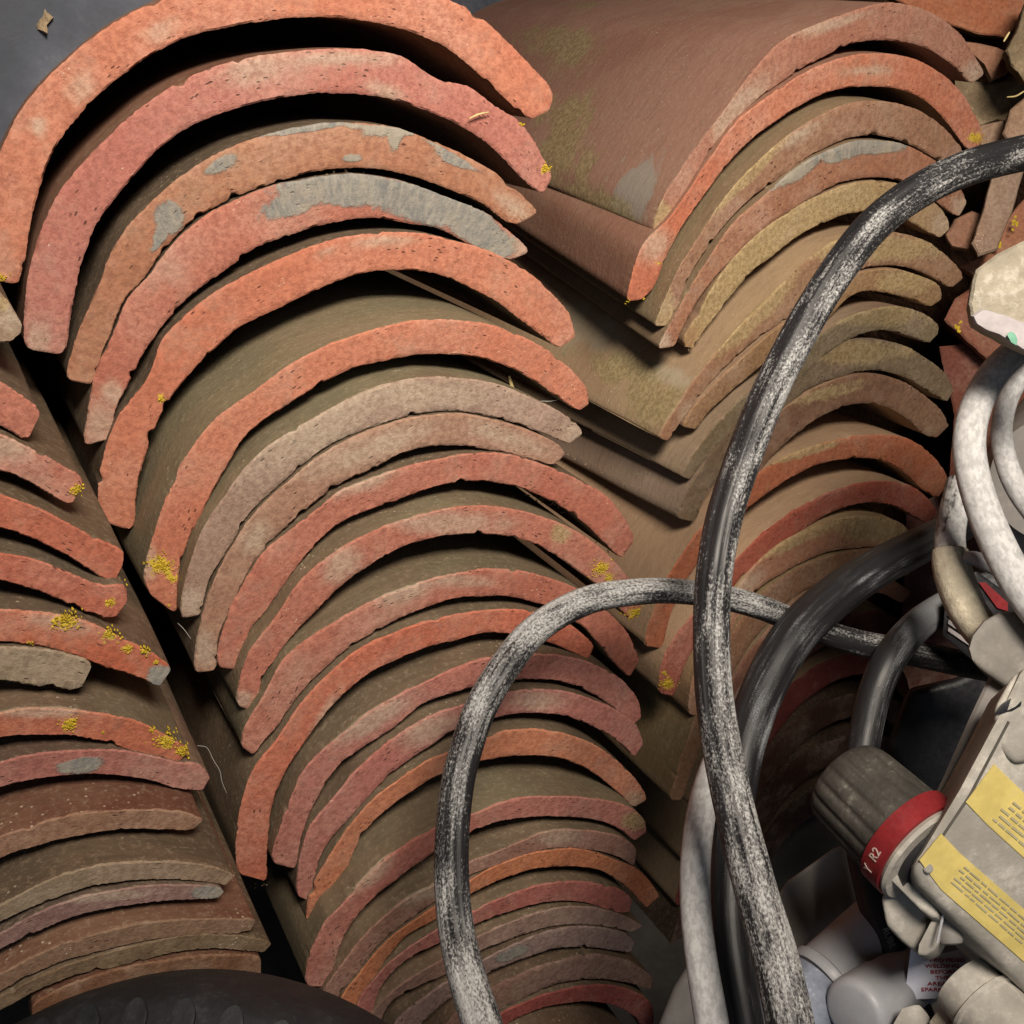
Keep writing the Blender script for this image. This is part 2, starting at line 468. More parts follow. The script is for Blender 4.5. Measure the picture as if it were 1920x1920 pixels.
def tile(label, group, outer, inner, y, vp=VP, end=(0.52, 0.20, 0.115), surf=(0.15, 0.115, 0.07),
         stains=(), fstains=(), lichen=(), length=0.43, rough=1.0, n=210, tipw=0.30):
    seed = rng.random() * 100
    K = 7
    nrm = R @ Vector(((vp[0] - 960) / F, (960 - vp[1]) / F, -1))
    nrm = nrm / nrm.y
    o2 = catmull(outer, n, 0.5)
    i2 = catmull(inner, n, 0.5)
    O = [on_plane(x, yy, y) for x, yy in o2]
    I = [on_plane(x, yy, y) for x, yy in i2]
    s = [0.0]
    for i in range(1, n):
        s.append(s[-1] + ((O[i] + I[i]) * 0.5 - (O[i - 1] + I[i - 1]) * 0.5).length)
    th = sum((O[i] - I[i]).length for i in range(n)) / n
    L = s[-1]
    rr = tipw * th
    verts, uvs, pxs, faces, slots, clean = [], [], [], [], [], {}
    vv = [0.0, 0.05, 0.2, 0.5, 0.8, 0.95, 1.0]
    grid = []
    for i in range(n):
        e = min(s[i], L - s[i])
        q = 1.0
        if e < rr:
            q = 0.58 + 0.42 * math.sqrt(max(0.0, 1 - (1 - e / rr) ** 2))
        row = []
        o_, n_ = O[i], I[i]
        d = (o_ - n_).normalized()
        c = (o_ + n_) * 0.5
        h = (o_ - n_).length * 0.5 * q
        def edge(o1):
            chip = max(0.0, noise.noise(Vector((s[i] * 150, seed, o1 + 9))) - 0.40)
            return rough * (0.00028 * fbm((s[i] * 40, seed, o1)) + 0.0003 * fbm((s[i] * 700, seed, o1 + 3), 4) - 0.005 * chip)
        jo, ji = edge(0), edge(20)
        a = c + d * (h + jo)
        b = c - d * (h + ji)
        for k in range(K):
            p = b.lerp(a, vv[k])
            back = 0.0
            if k in (0, K - 1): back = 0.0005 + 0.0009 * max(0, fbm((s[i] * 130, seed, k), 2))
            elif k in (1, K - 2): back = 0.0
            if i in (0, n - 1): back += 0.0004
            back += rough * (0.0004 * fbm((p.x * 60, p.z * 60, seed)) + 0.0002 * fbm((p.x * 420, p.z * 420, seed)))
            p = p + nrm * back
            row.append(len(verts))
            clean[len(verts)] = (c - d * h).lerp(c + d * h, vv[k])
            verts.append(p)
            uvs.append((s[i], vv[k] * th))
        grid.append(row)
    for i in range(n - 1):
        for k in range(K - 1):
            faces.append([grid[i][k], grid[i + 1][k], grid[i + 1][k + 1], grid[i][k + 1]])
            slots.append(0)
    nfront = len(verts)
    loop = [grid[i][K - 1] for i in range(n)] + [grid[n - 1][k] for k in range(K - 2, -1, -1)] \
        + [grid[i][0] for i in range(n - 2, -1, -1)] + [grid[0][k] for k in range(1, K - 1)]
    per = [0.0]
    for j in range(1, len(loop)):
        per.append(per[-1] + (verts[loop[j]] - verts[loop[j - 1]]).length)
    prev = loop
    cen = sum((verts[j] for j in loop), Vector()) / len(loop)
    steps = [0.0022, 0.006, 0.014, 0.03, 0.055, 0.09, 0.14, 0.2, 0.28, length]
    for t in steps:
        cur = []
        for j, vi in enumerate(loop):
            u = per[j]
            base = verts[vi].lerp(clean[vi], min(1.0, t / 0.005))
            if t < 0.004:
                damp = 1.0
            else:
                damp = math.exp(-t / 0.03)
            p = base + nrm * t
            # edge crumble dies away from the end, gentle hand-made waviness stays
            dirc = (base - cen).normalized()
            p += Vector((dirc.x, 0, dirc.z)) * (rough * 0.0009 * fbm((u * 25, t * 9, seed + 5)) * (1 - math.exp(-t / 0.02)))
            cur.append(len(verts))
            verts.append(p)
            uvs.append((u, t))
        m = len(loop)
        for j in range(m):
            j2 = (j + 1) % m
            faces.append([prev[j], prev[j2], cur[j2], cur[j]])
            slots.append(1)
        prev = cur
    faces.append(list(prev))
    slots.append(1)
    o = new_mesh('clay_tile', verts, faces, [M_END, M_FACE], slots=slots, sharp=38)
    me = o.data
    ul = me.uv_layers.new(name='UVMap')
    li = np.zeros(len(me.loops), np.int32)
    me.loops.foreach_get('vertex_index', li)
    ul.data.foreach_set('uv', np.array(uvs)[li].ravel())
    ca = me.color_attributes.new('stain', 'FLOAT_COLOR', 'POINT')
    cols = []
    for i, v in enumerate(verts):
        px, py = project(v)
        r_, g_, b_ = stain_at(px, py, stains if i < nfront else fstains)
        cols += [r_, g_, b_, lichen_at(px, py, lichen) if i < nfront else 0.0]
    ca.data.foreach_set('color', cols)
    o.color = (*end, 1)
    o['surface'] = [c * (1.05 if 'right' in group else 0.70 if 'middle' in group else 0.55) for c in surf]  # middle and left backs darkened: shade between tiles put into the colour
    tag(o, label, 'roof tile', group, 'thing')
    for (lx, ly, rx, cnt) in lichen:
        lv, lf = [], []
        for q in range(int(cnt * 1.2)):
            rad = abs(rng.gauss(0, 0.5))
            a = rng.random() * 6.283
            x_, y_ = lx + rx * rad * math.cos(a), ly + rx * 0.8 * rad * math.sin(a)
            p = on_plane(x_, y_, y - 0.0002)
            sz = rng.uniform(0.00012, 0.00045)
            b0 = len(lv)
            m = 6
            for r1, hh in ((1.0, 0.0), (0.8, 0.0007)):
                for z in range(m):
                    aa = 6.283 * z / m + rng.random() * 0.5
                    k_ = r1 * sz * rng.uniform(0.45, 1.5)
                    lv.append(p + Vector((math.cos(aa) * k_, -hh * rng.uniform(0.1, 0.45) + 0.0012 * (1 - hh / 0.0007), math.sin(aa) * k_)))
            for z in range(m):
                z2 = (z + 1) % m
                lf.append([b0 + z, b0 + z2, b0 + m + z2, b0 + m + z])
            lf.append([b0 + m + z for z in range(m)])
            lf.append([b0 + z for z in range(m)][::-1])
        lo = new_mesh('lichen_patch', lv, lf, M_LICHEN, parent=o)
        lo['label'] = 'crusty bright yellow lichen on the end of the tile'
    return o

ORG = (0.53, 0.215, 0.135)
RED = (0.46, 0.185, 0.13)
PNK = (0.46, 0.195, 0.155)
BRN = (0.40, 0.205, 0.125)
GRB = (0.36, 0.26, 0.20)
OLV = (0.20, 0.145, 0.092)
OLD = (0.145, 0.102, 0.066)
RDS = (0.27, 0.125, 0.075)

SURF_K = 0.72
def stack(rows, group, y0, shift=0.42, ymin=None):
    """rows from the top down; each tile rests on the next one, which sticks out a little further"""
    y = y0
    prev = None
    for r in rows:
        o2 = catmull(r['o'], 60)
        if prev is not None:
            i2 = catmull(prev, 60)
            gaps = []
            for (x, yy) in o2:
                j = int(np.argmin(np.abs(i2[:, 0] - x)))
                if abs(i2[j, 0] - x) < 12:
                    a = on_plane(x, yy, y); b = on_plane(i2[j, 0], i2[j, 1], y)
                    gaps.append((b.z - a.z) / max(0.25, (CAM.z - a.z) / y))
            g = max(0.0, float(np.percentile(gaps, 25))) if gaps else 0.0
            y -= r.get('s', shift) * min(g, 0.03)
        if 'y' in r: y = r['y']
        tile(r['label'], group, r['o'], r['i'], y, **{k: v for k, v in r.items() if k not in ('o', 'i', 'label', 's', 'y')})
        prev = r['i']
    return y

MID = [
 dict(label='topmost tile of the middle stack, thick orange arch with a rounded right tip', end=ORG, surf=RDS, s=0,
  o=[(-46,520),(-42,430),(-25,345),(0,282),(45,198),(110,125),(200,52),(300,0),(430,-38),(570,-56),(720,-46),(845,0),(895,25),(960,85),(1010,137),(1035,172),(1037,205)],
  i=[(42,535),(50,470),(65,390),(97,290),(150,215),(230,140),(330,78),(430,50),(530,35),(640,33),(740,50),(830,85),(900,140),(950,185),(992,226)],
  stains=[('d',70,235,22,18,-40),('d',150,170,40,25,-45),('d',300,60,50,20,-25)], lichen=[(3,520,14,26)]),
 dict(label='second tile from the top of the middle stack, pinkish with a notched right end', s=0.1, end=PNK, surf=RDS,
  o=[(45,655),(48,560),(60,490),(90,400),(133,333),(213,247),(290,183),(383,133),(483,105),(633,90),(733,100),(773,117),(823,150),(880,163),(930,200),(973,227),(1000,262),(1017,293),(1038,328)],
  i=[(125,667),(132,600),(147,517),(163,467),(187,410),(263,317),(300,277),(367,233),(467,197),(567,177),(633,175),(707,180),(773,197),(853,230),(907,263),(940,293),(980,335),(1018,366)],
  stains=[('d',480,130,90,35,-12),('d',720,170,50,20,20),('d',640,110,120,16,0),('d',70,635,30,40,0)], lichen=[(978,232,6,6),(1024,315,16,34)]),
 dict(label='brown tile with grey slip along its top edge, third down in the middle stack', s=0.1, end=BRN, surf=OLD,
  o=[(122,712),(145,630),(187,533),(207,480),(247,417),(327,340),(417,283),(483,257),(567,237),(633,230),(733,237),(800,260),(873,293),(923,320),(967,353),(1013,398)],
  i=[(175,722),(190,670),(213,615),(233,565),(273,518),(300,480),(347,427),(413,383),(483,353),(567,328),(633,316),(707,317),(773,330),(840,353),(907,383),(940,408),(965,424)],
  stains=[('g',410,312,42,14,-32),('g',560,240,110,11,-8),('g',700,243,80,9,6),('g',318,410,30,34,-10),('g',290,455,34,12,-40),('g',850,295,70,8,30),('g',740,262,14,20,0),('g',660,293,26,10,0),('d',960,385,50,20,35)]),
 dict(label='tile smeared thickly with grey slip and a dark spot, fourth down in the middle stack', s=0.1, end=RED, surf=OLD,
  o=[(155,836),(163,783),(178,700),(197,660),(213,625),(240,562),(277,520),(305,480),(352,430),(420,385),(500,352),(573,336),(633,327),(673,326),(757,340),(840,370),(907,397),(945,425),(973,448),(997,472)],
  i=[(207,824),(218,770),(240,723),(273,657),(290,633),(320,593),(367,547),(433,500),(483,463),(567,433),(633,417),(697,408),(773,420),(827,430),(890,463),(955,489)],
  stains=[('g',640,355,150,34,0),('g',560,375,80,22,-15),('g',780,378,120,45,15),('g',900,430,80,36,35),('d',965,465,40,25,35),('g',480,398,60,12,-22),('d',185,800,35,60,10),('d',210,740,25,30,10)]),
 dict(label='bright orange tile, fifth down in the middle stack, dark hollow under its right half', s=0.25, end=ORG, surf=OLD,
  o=[(183,975),(186,900),(198,840),(213,800),(228,772),(267,725),(285,690),(300,647),(322,618),(383,562),(450,522),(533,482),(600,457),(640,446),(707,437),(783,437),(857,453),(923,473),(990,510),(1033,547),(1068,588),(1083,630)],
  i=[(253,998),(256,925),(275,850),(292,800),(320,748),(360,697),(417,643),(457,610),(533,573),(633,527),(690,511),(773,507),(840,520),(923,560),(973,597),(1020,632),(1047,655)],
  stains=[('d',610,478,30,10,-20),('d',730,455,70,14,0)], lichen=[(302,748,14,12)]),
 dict(label='long orange tile with lichen on its left tip, sixth down in the middle stack', end=ORG, surf=(0.27,0.225,0.135), s=0.85,
  o=[(268,1105),(273,1060),(285,1015),(310,940),(347,860),(400,790),(467,740),(547,683),(633,640),(740,607),(823,600),(907,607),(957,622),(1020,652),(1070,692),(1098,725),(1106,757)],
  i=[(333,1155),(337,1070),(360,1000),(400,923),(427,873),(467,813),(533,763),(633,703),(707,680),(790,665),(873,667),(940,683),(1007,717),(1045,745),(1085,772)],
  stains=[('d',280,1060,20,45,10)], lichen=[(300,1060,34,90),(325,1085,14,20),(316,1135,5,4)]),
 dict(label='dusty grey-brown tile with a pale right tip, seventh down in the middle stack', end=GRB, surf=(0.27,0.23,0.14),
  o=[(338,1160),(343,1110),(357,1057),(377,1000),(410,947),(450,890),(500,840),(567,797),(633,760),(707,727),(790,708),(873,710),(940,723),(1007,750),(1067,783),(1097,812)],
  i=[(378,1153),(393,1090),(433,1023),(473,960),(533,903),(593,853),(637,826),(707,798),(770,780),(840,771),(890,775),(957,791),(1023,815),(1068,833)],
  stains=[('d',600,800,170,50,-30),('d',1085,815,35,30,0),('d',360,1130,30,40,0),('d',760,740,200,30,0)]),
 dict(label='dusty brown tile pressed under the grey one, eighth down in the middle stack', end=(0.38,0.235,0.165), surf=OLV,
  o=[(364,1262),(368,1207),(381,1150),(401,1090),(437,1023),(477,963),(537,906),(597,857),(640,830),(707,802),(770,784),(840,775),(890,779),(957,795),(1023,820),(1066,848)],
  i=[(405,1257),(413,1190),(437,1140),(460,1083),(500,1027),(550,977),(633,910),(690,883),(750,853),(807,837),(873,837),(940,847),(990,860),(1037,873)],
  stains=[('d',480,1010,40,30,-40),('d',385,1220,25,40,0),('d',700,840,150,25,-20),('d',950,820,100,20,20)]),
 dict(label='red tile with a rounded right end, ninth down in the middle stack', end=RED, surf=OLV,
  o=[(407,1252),(412,1207),(433,1140),(450,1107),(493,1040),(560,983),(633,925),(657,913),(757,877),(823,860),(890,850),(957,853),(1023,873),(1090,903),(1140,933),(1173,973),(1193,1012)],
  i=[(446,1256),(460,1223),(472,1180),(500,1147),(533,1097),(583,1033),(640,980),(740,940),(807,917),(873,903),(940,907),(1007,927),(1073,963),(1123,1007),(1165,1050)],
  stains=[('d',680,905,70,20,-20)]),
 dict(label='red tile whose right end carries a round yellow lichen patch, beside the looped cable', end=RED, surf=(0.25,0.205,0.125), s=0.7,
  o=[(442,1322),(450,1270),(470,1218),(497,1183),(523,1150),(567,1087),(640,1028),(707,993),(773,970),(840,953),(907,948),(973,957),(1040,977),(1107,1013),(1157,1057),(1190,1100),(1206,1142)],
  i=[(478,1336),(495,1270),(515,1240),(535,1210),(583,1157),(640,1100),(707,1053),(773,1020),(840,1005),(907,1002),(973,1010),(1023,1030),(1073,1063),(1123,1100),(1160,1138),(1183,1166)],
  stains=[('d',840,980,120,25,0),('d',640,1060,50,30,-35),('m',1050,1000,25,20,30),('d',455,1310,25,20,0)], lichen=[(1128,1066,22,110),(1140,1085,16,40),(1190,1150,20,60)]),
 dict(label='reddish tile, eleventh down the middle stack, its right end hanging below the looped cable', end=RED, surf=(0.22,0.18,0.11),
  o=[(451,1400),(460,1363),(475,1335),(500,1295),(530,1240),(568,1205),(640,1160),(707,1123),(773,1097),(840,1077),(907,1068),(973,1070),(1040,1087),(1095,1112),(1150,1158),(1180,1192),(1201,1238)],
  i=[(478,1418),(495,1390),(520,1363),(547,1323),(580,1283),(640,1227),(707,1183),(773,1150),(840,1127),(890,1120),(957,1120),(1023,1137),(1090,1173),(1117,1200),(1150,1240),(1180,1272)],
  stains=[('d',760,1110,60,20,-20),('d',870,1090,60,14,0)]),
 dict(label='twelfth tile down in the middle stack, its long left leg reaching lower than its neighbours', end=(0.54,0.185,0.115), surf=OLV,
  o=[(446,1640),(443,1580),(453,1507),(477,1440),(520,1387),(560,1325),(600,1280),(640,1243),(690,1208),(740,1186),(807,1163),(890,1147),(973,1143),(1030,1155),(1075,1175),(1115,1210)],
  i=[(502,1655),(501,1600),(511,1513),(533,1453),(567,1400),(600,1353),(640,1307),(690,1265),(740,1240),(807,1213),(853,1202),(907,1188),(957,1190),(1023,1203),(1073,1223),(1104,1238)],
  stains=[('d',610,1350,20,60,30)]),
 dict(label='pinkish-red tile directly below the long-legged one in the middle stack', end=PNK, surf=OLV,
  o=[(508,1618),(520,1567),(547,1493),(580,1433),(640,1378),(707,1325),(790,1283),(873,1245),(930,1232),(993,1227),(1040,1228),(1107,1243),(1163,1273),(1196,1310),(1205,1345)],
  i=[(556,1630),(564,1578),(587,1513),(633,1440),(673,1408),(740,1363),(790,1323),(857,1297),(907,1285),(973,1275),(1057,1280),(1123,1307),(1160,1335),(1187,1360)],
  stains=[('d',700,1350,100,20,-30)]),
 dict(label='pink-grey tile crossed by the looped cable, fourteenth down in the middle stack', end=(0.47,0.20,0.165), surf=OLV,
  o=[(556,1680),(560,1620),(575,1563),(600,1525),(640,1480),(673,1440),(740,1383),(807,1343),(873,1320),(960,1297),(1007,1292),(1073,1300),(1140,1323),(1190,1355),(1209,1395)],
  i=[(583,1692),(590,1650),(610,1590),(640,1553),(690,1497),(740,1447),(807,1400),(853,1370),(937,1345),(990,1338),(1057,1343),(1123,1367),(1165,1395),(1190,1422)],
  stains=[('d',800,1370,70,25,-25),('d',1010,1315,70,20,0)]),
 dict(label='bright orange tile with a smooth right shoulder, fifteenth down in the middle stack', end=(0.54,0.22,0.125), surf=OLV,
  o=[(573,1730),(581,1680),(601,1633),(640,1573),(673,1527),(723,1480),(790,1433),(840,1410),(923,1377),(973,1368),(1040,1372),(1107,1393),(1157,1427),(1200,1470),(1215,1500)],
  i=[(615,1748),(628,1697),(647,1645),(660,1607),(690,1553),(740,1507),(790,1473),(827,1453),(907,1427),(973,1418),(1040,1420),(1090,1437),(1140,1470),(1188,1515)],
  stains=[('d',1190,1500,22,20,0)]),
 dict(label='pinkish tile with a wide olive back showing above it, crossed by the looped cable', end=PNK, surf=(0.24,0.20,0.125), s=0.9,
  o=[(572,1850),(578,1800),(592,1765),(615,1722),(640,1697),(690,1640),(757,1587),(817,1553),(887,1527),(957,1500),(1023,1493),(1107,1497),(1173,1510),(1207,1535),(1214,1562)],
  i=[(620,1852),(632,1795),(650,1750),(683,1703),(740,1653),(817,1597),(880,1563),(940,1540),(1023,1532),(1107,1537),(1157,1553),(1190,1578)],
  stains=[('d',700,1640,60,18,-40),('m',1190,1540,30,20,0)]),
 dict(label='dull mauve-brown tile just above the vivid orange one low in the middle stack', end=(0.34,0.20,0.155), surf=OLV,
  o=[(600,1880),(615,1845),(647,1800),(690,1747),(757,1690),(817,1657),(883,1617),(957,1587),(1023,1560),(1090,1557),(1157,1567),(1195,1590)],
  i=[(628,1890),(640,1860),(673,1820),(723,1760),(817,1690),(880,1643),(957,1614),(1023,1593),(1090,1592),(1150,1605),(1190,1625)],
  stains=[('d',1050,1570,50,20,0),('d',800,1670,60,20,-30)]),
 dict(label='vivid orange tile low in the middle stack, drooping right tip over a black gap', end=(0.54,0.21,0.105), surf=OLV,
  o=[(628,1900),(645,1862),(675,1824),(725,1766),(773,1729),(820,1698),(883,1650),(957,1613),(1023,1595),(1090,1593),(1157,1613),(1207,1640),(1238,1680)],
  i=[(668,1905),(682,1865),(705,1828),(757,1760),(820,1722),(885,1676),(957,1643),(1023,1627),(1107,1628),(1157,1650),(1187,1675),(1212,1704)]),
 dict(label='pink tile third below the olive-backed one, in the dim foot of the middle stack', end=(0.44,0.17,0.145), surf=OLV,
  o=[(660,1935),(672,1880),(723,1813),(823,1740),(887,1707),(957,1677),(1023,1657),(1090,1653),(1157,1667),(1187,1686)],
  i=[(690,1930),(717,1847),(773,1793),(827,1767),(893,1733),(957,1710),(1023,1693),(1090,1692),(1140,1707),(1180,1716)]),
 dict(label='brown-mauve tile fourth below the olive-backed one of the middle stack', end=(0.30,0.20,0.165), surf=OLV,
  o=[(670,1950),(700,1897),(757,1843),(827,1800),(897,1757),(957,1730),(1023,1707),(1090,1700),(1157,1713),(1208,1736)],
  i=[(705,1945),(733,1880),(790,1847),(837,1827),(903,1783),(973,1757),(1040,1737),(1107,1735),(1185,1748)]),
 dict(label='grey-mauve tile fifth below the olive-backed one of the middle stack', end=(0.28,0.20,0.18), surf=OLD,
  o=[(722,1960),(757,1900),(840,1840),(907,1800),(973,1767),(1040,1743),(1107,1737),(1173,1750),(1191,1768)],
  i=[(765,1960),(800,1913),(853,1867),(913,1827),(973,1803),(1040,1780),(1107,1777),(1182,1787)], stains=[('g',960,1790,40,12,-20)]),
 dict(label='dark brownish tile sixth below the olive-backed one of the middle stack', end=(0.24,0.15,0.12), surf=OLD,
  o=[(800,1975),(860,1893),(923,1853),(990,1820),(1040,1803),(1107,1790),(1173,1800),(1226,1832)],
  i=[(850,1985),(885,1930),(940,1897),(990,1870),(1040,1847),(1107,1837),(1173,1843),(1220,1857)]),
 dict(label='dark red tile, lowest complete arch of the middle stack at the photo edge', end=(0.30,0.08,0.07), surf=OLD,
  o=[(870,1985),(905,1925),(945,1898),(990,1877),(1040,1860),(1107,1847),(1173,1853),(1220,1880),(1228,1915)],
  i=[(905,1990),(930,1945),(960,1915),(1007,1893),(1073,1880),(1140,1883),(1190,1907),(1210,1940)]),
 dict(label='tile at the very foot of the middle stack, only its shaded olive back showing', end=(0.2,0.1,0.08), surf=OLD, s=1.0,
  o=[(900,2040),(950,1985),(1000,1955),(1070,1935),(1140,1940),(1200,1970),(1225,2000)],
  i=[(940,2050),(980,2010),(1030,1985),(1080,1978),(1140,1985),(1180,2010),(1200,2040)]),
]
LEFT = [  # low tiles' colours darkened to hold the shade at the stack's foot
 dict(label='mottled brown stub at the very top of the left stack, caked with mud', end=(0.30,0.21,0.14), surf=(0.2,0.14,0.08), s=0,
  o=[(-190,540),(-110,528),(-40,533),(0,548),(25,578),(42,605)], i=[(-190,640),(-110,632),(-40,636),(0,645),(22,642),(38,630)], stains=[('d',20,600,30,30,0),('m',0,570,20,20,0)]),
 dict(label='thick stubby orange-red tile, second down in the left stack', end=RED, surf=OLD,
  o=[(-210,660),(-90,672),(0,717),(40,742),(80,768)], i=[(-210,745),(-90,760),(0,797),(28,815),(50,830)]),
 dict(label='tile with one round yellow lichen spot at its tip, third down the left stack', end=RED, surf=(0.22,0.15,0.09),
  o=[(-220,760),(-100,785),(0,813),(43,833),(83,853),(123,877),(160,897)], i=[(-220,850),(-100,862),(0,883),(50,903),(93,927),(133,952)], stains=[('d',10,840,60,25,15)], lichen=[(145,918,15,60)]),
 dict(label='smooth brick-red tile with a blunt stepped tip, fourth down in the left stack', end=(0.47,0.16,0.10), surf=(0.22,0.15,0.09),
  o=[(-220,880),(-100,900),(0,927),(83,957),(150,993),(200,1017),(230,1033),(234,1052)], i=[(-220,955),(-100,965),(0,990),(57,1007),(117,1037),(167,1070),(213,1098)], lichen=[(226,1090,9,10)]),
 dict(label='brick-red tile with lichen specks at its crumbled tip, fifth down the left stack', end=(0.47,0.155,0.10), surf=(0.20,0.15,0.10),
  o=[(-220,1010),(-100,1020),(0,1037),(67,1050),(133,1077),(183,1097),(230,1098),(243,1122)], i=[(-220,1078),(-100,1078),(0,1090),(50,1103),(117,1127),(173,1153),(215,1161)], lichen=[(207,1130,14,30)]),
 dict(label='tile sprinkled with yellow lichen, blue-grey at its pointed right tip, in the left stack', end=(0.50,0.16,0.09), surf=(0.20,0.14,0.09),
  o=[(-220,1155),(-100,1147),(0,1143),(67,1147),(133,1157),(183,1173),(233,1200),(283,1223),(325,1252)], i=[(-220,1215),(-100,1205),(0,1203),(83,1213),(150,1233),(200,1253),(262,1272),(298,1291)],
  stains=[('g',306,1270,38,30,20),('d',120,1170,70,20,10)], lichen=[(125,1162,30,70),(105,1170,16,20),(205,1190,22,50),(238,1215,14,30),(272,1222,14,24),(293,1242,8,10),(55,1205,8,8)]),
 dict(label='pale olive-grey stub broken off short, seventh down in the left stack', end=(0.29,0.235,0.16), surf=(0.2,0.15,0.09),
  o=[(-220,1240),(-100,1222),(0,1213),(83,1217),(150,1233),(176,1243)], i=[(-220,1310),(-100,1288),(0,1277),(50,1283),(100,1290),(150,1297)]),
 dict(label='tile with two large yellow lichen patches, midway down the left stack', end=(0.46,0.155,0.09), surf=(0.26,0.20,0.125),
  o=[(-220,1372),(-100,1346),(0,1337),(50,1328),(117,1330),(200,1340),(250,1350),(300,1373),(358,1408)], i=[(-220,1425),(-100,1393),(0,1383),(67,1380),(133,1380),(200,1393),(250,1410),(300,1423),(335,1430)],
  stains=[('d',70,1335,90,12,0)], lichen=[(130,1358,20,100),(192,1373,6,6),(310,1390,24,110),(342,1408,18,50),(285,1370,8,10)]),
 dict(label='mauve-pink tile with a round knob end and leaf scrap, in the left stack', end=(0.38,0.16,0.13), surf=(0.2,0.13,0.09),
  o=[(-220,1478),(-100,1450),(0,1430),(50,1417),(133,1408),(217,1407),(283,1417),(333,1430),(370,1433),(397,1455)], i=[(-220,1540),(-100,1505),(0,1477),(67,1463),(150,1453),(217,1455),(283,1465),(330,1480),(380,1484)],
  stains=[('g',150,1435,50,16,-10)]),
 dict(label='brown tile with a sharp pointed end below the knob-ended one in the left stack', end=(0.29,0.17,0.11), surf=(0.24,0.10,0.06), s=0.7,
  o=[(-220,1660),(-100,1612),(0,1570),(67,1547),(133,1530),(233,1520),(333,1522),(384,1536)], i=[(-220,1710),(-100,1656),(0,1610),(67,1587),(150,1567),(233,1555),(333,1558),(360,1557)]),
 dict(label='dusty olive tile with a black sooty patch on its back, low in the left stack', end=(0.27,0.21,0.14), surf=(0.17,0.13,0.08), s=0.7,
  o=[(-220,1800),(-100,1745),(0,1697),(100,1647),(167,1627),(250,1617),(333,1617),(400,1627),(442,1642)], i=[(-220,1840),(-100,1780),(0,1730),(83,1693),(167,1663),(250,1652),(333,1650),(400,1657),(424,1661)]),
 dict(label='thin mauve tile with a grey ragged end, low in the left stack', end=(0.28,0.17,0.15), surf=(0.16,0.11,0.08),
  o=[(-220,1850),(-100,1795),(0,1750),(67,1713),(150,1683),(233,1667),(317,1660),(400,1662),(422,1672)], i=[(-220,1880),(-100,1825),(0,1780),(67,1750),(150,1717),(233,1700),(317,1690),(408,1684)], stains=[('g',395,1675,40,16,0),('d',220,1680,100,10,-5)]),
 dict(label='brown tile with a squared end just above the lowest two of the left stack', end=(0.26,0.18,0.12), surf=(0.25,0.11,0.065),
  o=[(-150,1905),(-60,1860),(0,1827),(100,1777),(183,1750),(283,1730),(383,1723),(483,1723)], i=[(-150,1945),(-60,1895),(0,1860),(100,1810),(167,1790),(250,1770),(333,1755),(467,1750)]),
 dict(label='olive-brown tile with a wide flat end, second lowest of the left stack', end=(0.20,0.145,0.09), surf=(0.14,0.10,0.06),
  o=[(-60,1920),(0,1870),(100,1820),(167,1797),(267,1770),(367,1753),(467,1757),(511,1770)], i=[(-60,1945),(0,1895),(117,1838),(233,1810),(317,1790),(400,1780),(495,1786)]),
 dict(label='orange-brown tile, lowest of the left stack, peeping out behind the tyre', end=(0.20,0.105,0.06), surf=(0.18,0.07,0.04),
  o=[(60,1880),(150,1840),(233,1815),(317,1799),(400,1789),(490,1792)], i=[(60,1930),(150,1888),(233,1860),(317,1845),(400,1838),(490,1840)]),
]
